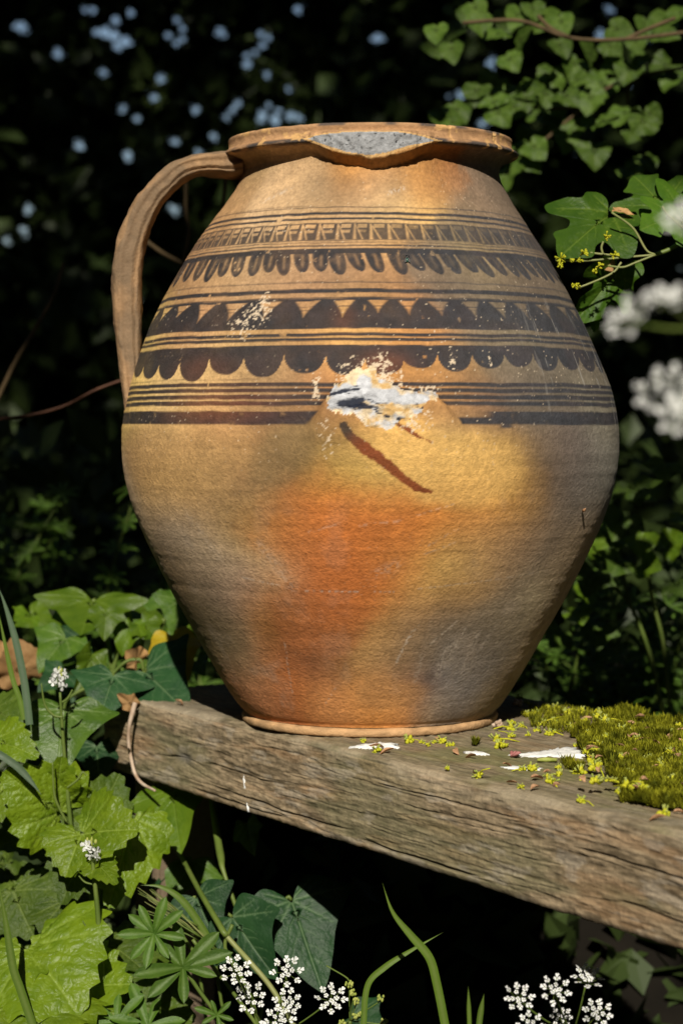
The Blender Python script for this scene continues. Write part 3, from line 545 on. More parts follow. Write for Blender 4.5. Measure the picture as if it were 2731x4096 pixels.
# ------------------------------------------------------------------ leaves
def leaf_mat(name, c1, c2, vein, rough=.4, trans=.28, spec=.4, vfac=.8, tcol=None, net=0.):
    m, nt, N, L, b = new_mat(name)
    tc = nd(N, 'ShaderNodeTexCoord'); oi = nd(N, 'ShaderNodeObjectInfo')
    va = nd(N, 'ShaderNodeVectorMath', operation='ADD'); L.new(tc.outputs['Object'], va.inputs[0])
    sc = nd(N, 'ShaderNodeVectorMath', operation='SCALE'); sc.inputs[0].default_value = (17, 31, 7); L.new(oi.outputs['Random'], sc.inputs['Scale']); L.new(sc.outputs[0], va.inputs[1])
    n1 = nd(N, 'ShaderNodeTexNoise'); n1.inputs['Scale'].default_value = 3.2; n1.inputs['Detail'].default_value = 7; n1.inputs['Roughness'].default_value = .6; L.new(va.outputs[0], n1.inputs['Vector'])
    rp = ramp(N, [(.32, c1), (.68, c2)]); L.new(n1.outputs[0], rp.inputs[0])
    hs = nd(N, 'ShaderNodeHueSaturation'); L.new(rp.outputs[0], hs.inputs['Color'])
    mr = nd(N, 'ShaderNodeMapRange'); mr.inputs[3].default_value = .75; mr.inputs[4].default_value = 1.25; L.new(oi.outputs['Random'], mr.inputs[0]); L.new(mr.outputs[0], hs.inputs['Value'])
    a = nd(N, 'ShaderNodeAttribute', attribute_name='vein'); mu = nd(N, 'ShaderNodeMath', operation='MULTIPLY'); mu.inputs[1].default_value = vfac; L.new(a.outputs['Fac'], mu.inputs[0])
    mx = nd(N, 'ShaderNodeMix', data_type='RGBA'); L.new(mu.outputs[0], mx.inputs[0]); L.new(hs.outputs[0], mx.inputs[6]); mx.inputs[7].default_value = (*vein, 1)
    # brown specks
    n2 = nd(N, 'ShaderNodeTexNoise'); n2.inputs['Scale'].default_value = 14; n2.inputs['Detail'].default_value = 2; L.new(va.outputs[0], n2.inputs['Vector'])
    r2 = ramp(N, [(.80, (0, 0, 0)), (.83, (1, 1, 1))]); L.new(n2.outputs[0], r2.inputs[0])
    m2 = nd(N, 'ShaderNodeMix', data_type='RGBA'); L.new(r2.outputs[0], m2.inputs[0]); L.new(mx.outputs[2], m2.inputs[6]); m2.inputs[7].default_value = (.05, .03, .01, 1)
    col = m2.outputs[2]; L.new(col, b.inputs['Base Color'])
    b.inputs['Roughness'].default_value = rough; b.inputs['Specular IOR Level'].default_value = spec
    bp = nd(N, 'ShaderNodeBump'); bp.inputs['Strength'].default_value = .12; bp.inputs['Distance'].default_value = .02
    n3 = nd(N, 'ShaderNodeTexNoise'); n3.inputs['Scale'].default_value = 22; n3.inputs['Detail'].default_value = 4; L.new(va.outputs[0], n3.inputs['Vector'])
    if net:
        wn_ = nd(N, 'ShaderNodeTexNoise'); wn_.inputs['Scale'].default_value = 5; L.new(va.outputs[0], wn_.inputs['Vector'])
        w2 = nd(N, 'ShaderNodeVectorMath', operation='MULTIPLY_ADD'); L.new(wn_.outputs['Color'], w2.inputs[0]); w2.inputs[1].default_value = (.25, .25, .25); L.new(va.outputs[0], w2.inputs[2])
        vo = nd(N, 'ShaderNodeTexVoronoi', feature='DISTANCE_TO_EDGE'); vo.inputs['Scale'].default_value = 9; L.new(w2.outputs[0], vo.inputs['Vector'])
        rv = nd(N, 'ShaderNodeMapRange'); rv.inputs[2].default_value = .22; L.new(vo.outputs[0], rv.inputs[0])
        b0 = nd(N, 'ShaderNodeBump'); b0.inputs['Strength'].default_value = net; b0.inputs['Distance'].default_value = .025; L.new(rv.outputs[0], b0.inputs['Height']); L.new(b0.outputs[0], bp.inputs['Normal'])
    L.new(n3.outputs[0], bp.inputs['Height']); L.new(bp.outputs[0], b.inputs['Normal'])
    if trans:
        t = nd(N, 'ShaderNodeBsdfTranslucent'); hv = nd(N, 'ShaderNodeMix', data_type='RGBA'); hv.blend_type = 'MULTIPLY'; hv.inputs[0].default_value = 1
        L.new(col, hv.inputs[6]); hv.inputs[7].default_value = (*(tcol or (1.5, 1.5, .5)), 1); L.new(hv.outputs[2], t.inputs[0])
        ms = nd(N, 'ShaderNodeMixShader'); ms.inputs[0].default_value = trans; L.new(b.outputs[0], ms.inputs[1]); L.new(t.outputs[0], ms.inputs[2]); L.new(ms.outputs[0], N['Material Output'].inputs[0])
    return m
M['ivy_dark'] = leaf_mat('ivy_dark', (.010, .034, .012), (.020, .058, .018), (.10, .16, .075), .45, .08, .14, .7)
M['ivy_green'] = leaf_mat('ivy_green', (.034, .078, .008), (.068, .128, .013), (.17, .24, .08), .40, .22, .28, .7)
M['ivy_bright'] = leaf_mat('ivy_bright', (.060, .118, .006), (.100, .165, .009), (.16, .24, .035), .40, .32, .28, .5)
M['ivy_yellow'] = leaf_mat('ivy_yellow', (.36, .25, .010), (.42, .32, .018), (.34, .34, .05), .45, .3, .3, .5)
M['mustard'] = leaf_mat('mustard_leaf', (.078, .135, .005), (.135, .200, .008), (.24, .33, .05), .42, .30, .30, .75, None, .16)
M['mustard_dim'] = leaf_mat('mustard_leaf_shaded', (.040, .075, .007), (.070, .110, .012), (.15, .20, .045), .5, .25, .20, .6, None, .16)  # darker mustard copy; shade of the rear leaves put into its colour
M['maple'] = leaf_mat('maple_leaf', (.036, .090, .007), (.066, .135, .010), (.15, .22, .03), .45, .30, .2, .6)
M['lime'] = leaf_mat('lime_leaf', (.036, .072, .008), (.075, .125, .018), (.13, .18, .05), .5, .30, .2, .4)
M['cleaver'] = leaf_mat('cleavers_leaf', (.038, .088, .008), (.072, .138, .014), (.13, .20, .05), .48, .28, .28, .5)
M['dead'] = leaf_mat('dead_leaf', (.30, .16, .06), (.46, .28, .12), (.4, .25, .12), .7, .2, .2, .3, (1.2, .9, .5))
M['grass'] = leaf_mat('grass_blade', (.060, .120, .010), (.105, .170, .018), (.17, .22, .06), .44, .30, .3, .5)
M['grass_blue'] = leaf_mat('grass_blade_blue', (.050, .095, .045), (.085, .135, .072), (.13, .17, .12), .46, .25, .3, .5)
M['stem'] = plain('green_stem', (.075, .120, .018), (.13, .175, .035), 40, .5, .35, .1, .12)
M['stem_pale'] = plain('pale_stem', (.16, .19, .05), (.25, .26, .10), 40, .5, .35, .1, .1)
M['twig'] = plain('bark_twig', (.05, .034, .016), (.10, .068, .032), 70, .8, .2, .4)
M['twig_red'] = plain('reddish_twig', (.06, .024, .013), (.11, .045, .022), 60, .6, .3, .3)
M['petal'] = plain('white_petal', (.72, .74, .72), (.80, .80, .78), 200, .6, .3, .05, .25)
M['bud'] = plain('yellow_green_bud', (.26, .32, .05), (.42, .44, .12), 300, .6, .3, .2, .2)
M['yellow'] = plain('yellow_blossom', (.34, .38, .012), (.62, .58, .03), 500, .6, .3, .2, .25)
M['scale'] = plain('brown_bud_scale', (.26, .13, .06), (.62, .38, .22), 300, .7, .2, .3, .15)
M['dry'] = plain('dry_stem', (.30, .20, .13), (.52, .42, .33), 90, .8, .2, .5)
M['white'] = plain('bird_lime', (.55, .56, .55), (.78, .78, .76), 260, .9, .1, .5)
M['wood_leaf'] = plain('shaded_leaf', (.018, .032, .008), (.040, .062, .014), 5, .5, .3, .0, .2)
M['canopy'] = plain('added_canopy_leaf', (.030, .050, .010), (.055, .085, .016), 5, .5, .3, .0, .15)

SHAPES = {
    'ivy': ([(0, .02), (.09, -.10), (.24, -.19), (.38, -.13), (.50, -.02), (.63, .06), (.52, .20), (.40, .33), (.31, .47), (.22, .66), (.11, .86), (0, 1)], (0, .14),
            [[(0, 0), (0, .95)], [(0, 0), (.58, .06)], [(0, 0), (.33, .36)], [(0, 0), (.26, -.15)]], 0, 0),
    'ivy3': ([(0, .02), (.12, -.09), (.30, -.14), (.44, .0), (.52, .17), (.62, .34), (.46, .40), (.34, .50), (.24, .68), (.12, .86), (0, 1)], (0, .16),
             [[(0, 0), (0, .95)], [(0, 0), (.56, .32)], [(0, 0), (.40, .02)]], 0, 0),
    'mustard': ([(0, .06), (.10, -.06), (.27, -.13), (.43, -.08), (.53, .06), (.55, .22), (.49, .40), (.38, .58), (.24, .76), (.10, .92), (0, 1)], (0, .22),
                [[(0, 0), (0, .96)], [(0, .02), (.48, .10)], [(0, .02), (.42, .42)], [(0, .02), (.28, -.08)]], 8, .075),
    'lime': ([(0, .04), (.12, -.06), (.28, -.06), (.42, .06), (.46, .26), (.40, .48), (.27, .70), (.11, .90), (0, 1)], (0, .25),
             [[(0, 0), (0, .95)], [(0, .05), (.38, .30)], [(0, .25), (.30, .55)], [(0, .45), (.18, .75)]], 11, .030),
    'maple': ([(0, .06), (.16, -.10), (.34, -.14), (.44, -.02), (.42, .10), (.60, .20), (.72, .42), (.60, .52), (.46, .48), (.30, .46), (.24, .56), (.32, .72), (.20, .82), (.10, .93), (0, 1)], (0, .24),
              [[(0, 0), (0, .95)], [(0, 0), (.62, .42)], [(0, 0), (.36, -.06)]], 0, 0),
    'lance': ([(0, 0), (.035, .05), (.06, .25), (.085, .5), (.095, .7), (.075, .86), (.03, .965), (0, 1)], (0, .5), [[(0, 0), (0, .98)]], 0, 0),
}
def leaf_mesh(kind, seed=0, fold=.15, bend=.25, wave=.03, quilt=0., rings=20, npt=150, w=1.0):
    half, cen, mains, teeth, ta = SHAPES[kind]; r = np.random.RandomState(seed + 100)
    hp = resample(catmull(half, 400), npt // 2 + 1)
    if teeth:
        t = np.linspace(0, 1, len(hp)); f = (t ** .9 * (teeth + .999)) % 1; tooth = np.where(f < .70, f / .70, (1 - f) / .30) ** 1.2
        tn = np.gradient(hp, axis=0); tn /= np.linalg.norm(tn, axis=1, keepdims=True); nr_ = np.c_[tn[:, 1], -tn[:, 0]]
        hp = hp + nr_ * (ta * (tooth - .35) * sst(0, .10, t) * sst(1, .93, t) * (.8 + .4 * noise(t * 9, seed)))[:, None] + tn * (ta * .25 * tooth * sst(0, .1, t) * sst(1, .9, t))[:, None]
        hp[0] = half[0]; hp[-1] = half[-1]
    L_ = hp[1:-1].copy(); L_[:, 0] *= -1; asym = 1 + .12 * (r.rand() - .5)
    out = np.vstack([hp * [asym, 1], L_[::-1] * [2 - asym, 1]])
    out = out + .012 * (np.c_[fbm(out[:, 0] * 5, out[:, 1] * 5, 0, seed + 3), fbm(out[:, 0] * 5, out[:, 1] * 5, 0, seed + 4)] - .5) * (kind != 'lance')
    c = np.array(cen); k = len(out); rho = (np.arange(1, rings + 1) / rings) ** .85
    XY = np.vstack([c[None], (c + rho[:, None, None] * (out - c)[None]).reshape(-1, 2)])
    RH = np.r_[0, np.repeat(rho, k)]
    # veins
    segs = []
    def addv(p, q, w0, w1): segs.append((p[0], p[1], q[0], q[1], w0, w1))
    W0 = .021 if kind == 'mustard' else .017
    for mi, mv in enumerate(mains):
        for sg in ((1,) if mv[1][0] == 0 else (1, -1)):
            p, q = np.array(mv[0]) * [sg, 1], np.array(mv[1]) * [sg, 1]; addv(p, q, W0, W0 * .45)
            d = q - p; ln = np.hypot(*d); nb = max(2, int(ln * 7))
            if kind == 'lance': continue
            for i in range(1, nb):
                s0 = p + d * i / nb
                for sd in (1, -1):
                    an = math.atan2(d[1], d[0]) + sd * (.75 + .15 * r.rand()); bl = ln * .34 * (1 - .6 * i / nb) * (.7 + .5 * r.rand())
                    m1 = s0 + bl * .55 * np.array([math.cos(an), math.sin(an)]); an -= sd * .35; e1 = m1 + bl * .5 * np.array([math.cos(an), math.sin(an)])
                    addv(s0, m1, W0 * .50, W0 * .38); addv(m1, e1, W0 * .38, W0 * .22)
    vein = np.zeros(len(XY)); net = np.zeros(len(XY))
    for (ax, ay, bx, by, w0, w1) in segs:
        dx, dy = bx - ax, by - ay; t = np.clip(((XY[:, 0] - ax) * dx + (XY[:, 1] - ay) * dy) / (dx * dx + dy * dy), 0, 1)
        d = np.hypot(XY[:, 0] - ax - t * dx, XY[:, 1] - ay - t * dy); wd = w0 + (w1 - w0) * t
        vein = np.maximum(vein, np.exp(-(d / (wd * .8)) ** 2) * np.minimum(1, wd / W0 * 1.3)); net = np.maximum(net, np.exp(-(d / .035) ** 2) * (.4 + .6 * wd / W0))
    x, y = XY[:, 0] * w, XY[:, 1]
    z = fold * np.abs(x) * (1 - .3 * np.abs(x)) - .012 * vein + quilt * (.6 * (1 - net) + .8 * (fbm(XY[:, 0] * 11, XY[:, 1] * 11, 0, seed, 3) - .5))
    an = np.arctan2(XY[:, 1] - c[1], XY[:, 0])
    z = z + wave * RH ** 2 * np.sin(an * 3 + r.rand() * 6) + wave * .7 * RH ** 3 * np.sin(an * 7 + r.rand() * 6) + .03 * (fbm(x * 2.5, y * 2.5, 0, seed + 9) - .5)
    z = z - bend * .35 * x * x
    th = bend * y; yy = np.where(abs(bend) > 1e-3, np.sin(th) / (bend or 1), y); zb = np.where(abs(bend) > 1e-3, -(1 - np.cos(th)) / (bend or 1), 0)
    V = np.stack([x, yy - z * np.sin(-th) * 0, zb + z * np.cos(th)], 1)
    V[:, 1] += z * np.sin(th)
    i = np.arange(k); tri = np.stack([np.zeros(k, int), 1 + i, 1 + (i + 1) % k], 1)
    q = gridq(rings, k, True) + 1
    return mesh_np('leaf_' + kind, V, [q, tri], {'vein': np.clip(vein, 0, 1)})
_lm = {}
def lmesh(*a, **k):
    key = (a, tuple(sorted(k.items())))
    if key not in _lm: _lm[key] = leaf_mesh(*a, **k)
    return _lm[key]
def frame(P0, P1, n):
    y = P1 - P0; L = np.linalg.norm(y); y = y / L; n = np.asarray(n, float); n = n - (n @ y) * y; n /= np.linalg.norm(n); x = np.cross(y, n)
    return Matrix(((x[0] * L, y[0] * L, n[0] * L, P0[0]), (x[1] * L, y[1] * L, n[1] * L, P0[1]), (x[2] * L, y[2] * L, n[2] * L, P0[2]), (0, 0, 0, 1)))
def put_leaf(plant, me, mat, P0, P1, n=(0, -1, .55), name='leaf', label=None):
    if me.materials and me.materials[0] != mat: me = me.copy(); me.materials.clear()
    o = obj(name, me, mat, plant); mx = frame(np.asarray(P0), np.asarray(P1), n); mx.translation -= plant.location; o.matrix_basis = mx
    if label: o['label'] = label
    return o
def leaf(plant, kind, b, t, yb, yt=None, n=(0, -1, .55), w=1.0, mat='ivy_green', seed=0, fold=.15, bend=.25, wave=.03, quilt=0., label=None, hi=True):
    yt = yb - .012 if yt is None else yt
    me = lmesh(kind, seed, fold, bend, wave, quilt, 22 if hi else 9, 150 if hi else 72, w)
    return put_leaf(plant, me, M[mat], at(*b, yb), at(*t, yt), n, 'leaf', label)
def tube_obj(plant, name, P, r, mat, n=7, k=24, label=None):
    P = catmull(np.asarray(P, float), k) if len(P) > 2 else resample(P, k); r = np.interp(np.linspace(0, 1, k), np.linspace(0, 1, np.size(r)), np.atleast_1d(r)) if np.size(r) > 1 else r
    mb = MB(); mb.tube(P - np.array(plant.location), r, n); o = obj(name, mb.mesh(name), M[mat], plant)
    if label: o['label'] = label
    return o
def pxs(L, Y): return [at(x, y, (Y if np.isscalar(Y) else Y[i])) for i, (x, y) in enumerate(L)]
def at_face(x, y, off=0.0):              # on the bench's front face, off metres in front of it
    d = ray(x, y); o = BO - BB * off; t = ((o - CAM) @ BB) / (d @ BB); return CAM + d * t
def blade_mesh(P, wid, nrm=(0, -1, .3), tip0=False, tip1=True, fold=.25):
    P = catmull(np.asarray(P, float), 40); k = len(P); s = np.linspace(0, 1, k)
    T = np.gradient(P, axis=0); T /= np.linalg.norm(T, axis=1, keepdims=True); Sd = np.cross(T, np.asarray(nrm, float)); Sd /= np.linalg.norm(Sd, axis=1, keepdims=True); Nn = np.cross(Sd, T)
    wv = wid * np.minimum(1, (sst(0, .5, s) ** .7 if tip0 else 1)) * (sst(1, .45, s) ** .7 if tip1 else 1) + 1e-5
    u = np.array([-1, -.6, -.2, .2, .6, 1.]); V = P[:, None] + Sd[:, None] * (u[None, :, None] * wv[:, None, None] / 2) + Nn[:, None] * (fold * (np.abs(u) - .5)[None, :, None] * wv[:, None, None] / 2)
    vein = np.tile([0, .25, .9, .9, .25, 0.], k)
    return V.reshape(-1, 3), gridq(k, 6), vein
def grass(L, Y, wpx, mat, label, tip0=False, tip1=True, nrm=(0, -1, .3), group=None, name='tall_grass'):
    P = np.array(pxs(L, Y)); base = P[np.argmin(P[:, 2])]; o = None
    wid = wpx / FPX * (np.mean(P[:, 1]) - CAM[1]); V, F, vn = blade_mesh(P - base, wid, nrm, tip0, tip1)
    o = obj(name, mesh_np(name, V, F, {'vein': vn}), M[mat]); o.location = Vector(base); tag(o, label, 'grass', group, 'thing'); return o

# ---- ivy on the bench end
def build_ivy():
    iv = empty('ivy_plant', at(400, 3060, .17)); tag(iv, 'dark glossy ivy with pale veins lying over the end of the bench', 'ivy', 'ivy round the bench')
    leaf(iv, 'ivy', (574, 2683), (742, 2838), .150, .100, (.15, -1, .25), 1.15, 'ivy_dark', 1, .10, .3, .03)
    leaf(iv, 'ivy', (455, 2704), (392, 2872), .135, .100, (-.1, -1, .2), 1.25, 'ivy_dark', 2, .12, .35, .03)
    leaf(iv, 'ivy', (255, 2838), (222, 3090), .060, .020, (-.05, -1, .25), 1.22, 'ivy_green', 3, .10, .3, .03, label='large green ivy leaf with pale veins')
    leaf(iv, 'ivy', (385, 2985), (400, 3125), .16, .13, (.1, -1, .8), 1.3, 'ivy_dark', 4)
    leaf(iv, 'ivy', (250, 2690), (150, 2760), .20, .18, (0, -1, .6), 1.1, 'ivy_dark', 5)
    leaf(iv, 'ivy3', (175, 3020), (150, 3140), .14, .12, (-.2, -1, .9), .9, 'ivy_dark', 6)
    leaf(iv, 'ivy3', (330, 2830), (380, 2900), .17, .14, (0, -1, .9), .9, 'ivy_green', 7)
    for a in ([(574, 2683), (560, 2640), (500, 2650), (430, 2720)], [(255, 2838), (268, 2800), (330, 2760), (430, 2720)], [(455, 2704), (450, 2680), (430, 2720)], [(430, 2720), (330, 2800), (250, 2960), (230, 3150), (240, 3500)]):
        tube_obj(iv, 'stem', pxs(a, [.175 - .0 * i for i in range(len(a))]), .0016, 'stem')
    iv2 = empty('ivy_plant', at(420, 2700, .30)); tag(iv2, 'bright green sunlit ivy heap behind the end of the bench, left of the jar', 'ivy', 'ivy round the bench')
    leaf(iv2, 'ivy', (372, 2396), (322, 2540), .27, .23, (-.1, -1, .9), 1.75, 'ivy_bright', 11, .16, .2, .05)
    leaf(iv2, 'ivy3', (420, 2440), (418, 2556), .25, .23, (.2, -1, .5), 1.0, 'ivy_bright', 12)
    leaf(iv2, 'ivy3', (655, 2475), (640, 2355), .30, .32, (.1, -1, .7), 1.5, 'ivy_green', 13, .2, .2, .04)
    leaf(iv2, 'ivy', (590, 2440), (520, 2470), .30, .27, (0, -1, 1.2), 1.4, 'ivy_bright', 14)
    leaf(iv2, 'ivy3', (525, 2490), (475, 2612), .26, .24, (-.2, -1, .5), .95, 'ivy_bright', 15, .3, .5, .07)
    leaf(iv2, 'ivy3', (560, 2490), (645, 2560), .26, .24, (.1, -1, 1.1), .9, 'ivy_bright', 16, .25, .4, .08)
    leaf(iv2, 'ivy', (725, 2400), (695, 2550), .29, .26, (.2, -1, .5), 1.0, 'ivy_green', 17)
    leaf(iv2, 'ivy', (755, 2400), (790, 2530), .31, .29, (.3, -1, .5), .8, 'ivy_bright', 18)
    leaf(iv2, 'ivy3', (690, 2540), (752, 2722), .21, .18, (.3, -1, .4), .85, 'ivy_yellow', 19, .15, .3, .04, label='yellowing ivy leaf')
    leaf(iv2, 'ivy', (262, 2548), (150, 2682), .24, .21, (-.2, -1, .7), 1.1, 'ivy_green', 20)
    leaf(iv2, 'ivy3', (372, 2612), (312, 2765), .20, .17, (.6, -1, .3), .6, 'ivy_bright', 21, .5, .5, .05)
    leaf(iv2, 'ivy', (640, 2600), (700, 2680), .22, .20, (.1, -1, .6), 1.0, 'ivy_dark', 22)
    leaf(iv2, 'ivy3', (300, 2450), (190, 2500), .29, .27, (-.2, -1, 1.1), 1.0, 'ivy_bright', 23)
    r = np.random.RandomState(3)
    for i in range(34):
        x, y = 70 + 730 * r.rand(), 2430 + 420 * r.rand(); a = r.rand() * 6.28; l = 60 + 55 * r.rand(); Y = .27 + .16 * r.rand()
        leaf(iv2, ('ivy', 'ivy3')[i % 2], (x, y), (x + l * math.cos(a), y + abs(l * math.sin(a))), Y, Y - .02, (r.rand() - .5, -1, .3 + .8 * r.rand()), .9 + .5 * r.rand(), ('ivy_green', 'ivy_bright', 'ivy_dark')[i % 3], 30 + i % 6, .2, .3, .05, hi=False)
    for a in ([(372, 2396), (395, 2450), (430, 2560), (450, 2700)], [(525, 2490), (515, 2440), (500, 2480), (470, 2600), (450, 2700)], [(655, 2475), (640, 2540), (600, 2640), (560, 2720)], [(510, 2440), (480, 2540), (478, 2560)], [(575, 2540), (562, 2600), (550, 2640)]):
        tube_obj(iv2, 'stem', pxs(a, .27), .0022, 'stem')
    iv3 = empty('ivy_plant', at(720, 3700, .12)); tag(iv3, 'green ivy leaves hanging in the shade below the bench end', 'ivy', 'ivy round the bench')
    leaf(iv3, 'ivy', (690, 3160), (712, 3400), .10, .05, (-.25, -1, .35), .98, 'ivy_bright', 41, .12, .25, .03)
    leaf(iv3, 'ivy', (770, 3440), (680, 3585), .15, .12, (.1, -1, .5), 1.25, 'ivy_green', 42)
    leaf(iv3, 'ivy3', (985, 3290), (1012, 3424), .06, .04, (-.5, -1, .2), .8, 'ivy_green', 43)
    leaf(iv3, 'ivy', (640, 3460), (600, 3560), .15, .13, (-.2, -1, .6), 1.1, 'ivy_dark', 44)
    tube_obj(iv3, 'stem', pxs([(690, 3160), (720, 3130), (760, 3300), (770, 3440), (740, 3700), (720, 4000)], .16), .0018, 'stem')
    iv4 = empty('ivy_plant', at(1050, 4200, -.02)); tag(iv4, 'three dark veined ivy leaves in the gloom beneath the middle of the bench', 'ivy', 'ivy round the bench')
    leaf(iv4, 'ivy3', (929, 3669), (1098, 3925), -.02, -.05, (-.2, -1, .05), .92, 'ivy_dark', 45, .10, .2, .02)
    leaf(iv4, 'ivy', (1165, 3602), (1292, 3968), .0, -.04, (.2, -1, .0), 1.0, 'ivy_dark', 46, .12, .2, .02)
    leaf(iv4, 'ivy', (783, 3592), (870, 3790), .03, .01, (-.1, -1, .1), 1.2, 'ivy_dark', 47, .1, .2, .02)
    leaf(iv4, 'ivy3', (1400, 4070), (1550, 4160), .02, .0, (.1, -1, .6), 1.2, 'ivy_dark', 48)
    for a in ([(929, 3669), (900, 3660), (860, 3800), (900, 4100)], [(1165, 3602), (1150, 3590), (1090, 3700), (1040, 4100)], [(783, 3592), (770, 3600), (800, 3900), (840, 4200)]):
        tube_obj(iv4, 'stem', pxs(a, .04), .0015, 'stem')
    # dried stalk hooked over the plank, with a curled brown leaf scrap
    pts = [at_face(x, y, o) for x, y, o in [(541, 2812, .006), (530, 2850, .009), (519, 2897, .011), (514, 2955, .011), (521, 3018, .010), (540, 3095, .009), (567, 3134, .009), (620, 3164, .012)]]
    ds = empty('dried_stalk', pts[-1]); tag(ds, 'thin pale dried stalk hanging down over the end of the bench', 'stalk')
    tube_obj(ds, 'stem', pts, (.0022, .0020, .0016, .0015, .0016, .0015, .0014, .0010), 'dry', 8, 60)
    dl = empty('dead_leaf', at(500, 2800, .125)); tag(dl, 'small curled orange-brown leaf scrap above the dried stalk', 'leaf')
    leaf(dl, 'ivy3', (530, 2822), (478, 2782), .115, .105, (0, -1, .3), .8, 'dead', 50, .6, 1.2, .1, hi=False)
    for i, (b, t, Y, lb) in enumerate([((90, 2720), (60, 2565), .24, 'pale tan dead leaf among the ivy at the picture edge'), ((10, 2700), (-30, 2570), .25, 'large tan dead leaf cut by the left picture edge'), ((555, 2655), (525, 2610), .2, 'small orange dead leaf caught between the ivy leaves')]):
        d = empty('dead_leaf', at(*b, Y)); tag(d, lb, 'leaf', 'dead leaves in the ivy'); leaf(d, 'lime', b, t, Y, Y - .02, (.2, -1, .4), 1.3, 'dead', 51 + i, .3, .6, .08, hi=False)
build_ivy()

# ---- garlic mustard
def flower_head(plant, cx, cy, Y, n, rpx, seed):
    r = np.random.RandomState(seed); pm = petal_mesh()
    for i in range(n):
        a = r.rand() * 6.28; q = rpx * math.sqrt(r.rand()); P = at(cx + q * math.cos(a), cy + q * math.sin(a) * 1.1, Y - .006 * r.rand())
        o = obj('flower', pm, M['petal'], plant); o.location = Vector(P) - plant.location; s = .0036 + .0014 * r.rand()
        o.scale = (s, s, s); o.rotation_euler = (1.2 + r.randn() * .35, r.randn() * .5, r.rand() * 6.28)
        mb = MB(); c = at(cx, cy + rpx * 1.4, Y + .002); mb.tube(np.array([P, (P + c) / 2 + [0, 0, -.001], c]) - np.array(plant.location), .0004, 4); obj('flower_stalk', mb.mesh('flower_stalk'), M['stem'], plant)
    mb = MB()
    for i in range(9):
        a = r.rand() * 6.28; q = rpx * .5 * r.rand(); c = at(cx + q * math.cos(a), cy - rpx * .7 + q * math.sin(a), Y - .002) - np.array(plant.location)
        mb.tube([c - [0, 0, .002], c, c + [0, 0, .002]], [.0004, .0013, .0005], 5)
    obj('bud_cluster', mb.mesh('bud_cluster'), M['bud'], plant)
_pm = []
def petal_mesh():                        # a four-petalled cress flower
    if _pm: return _pm[0]
    mb = MB()
    for k in range(4):
        a = k * math.pi / 2 + .3; c, s = math.cos(a), math.sin(a)
        P = np.array([(0, .05, 0), (-.28, .45, .08), (-.38, .85, .10), (0, 1.05, .02), (.38, .85, .10), (.28, .45, .08), (0, .55, .0)])
        V = np.stack([P[:, 0] * c - P[:, 1] * s, P[:, 0] * s + P[:, 1] * c, P[:, 2]], 1)
        mb.add(V, np.array([[6, 0, 1], [6, 1, 2], [6, 2, 3], [6, 3, 4], [6, 4, 5], [6, 5, 0]]))
    mb.tube([(0, 0, -.2), (0, 0, .25)], [.12, .18], 5)
    _pm.append(mb.mesh('flower')); return _pm[0]
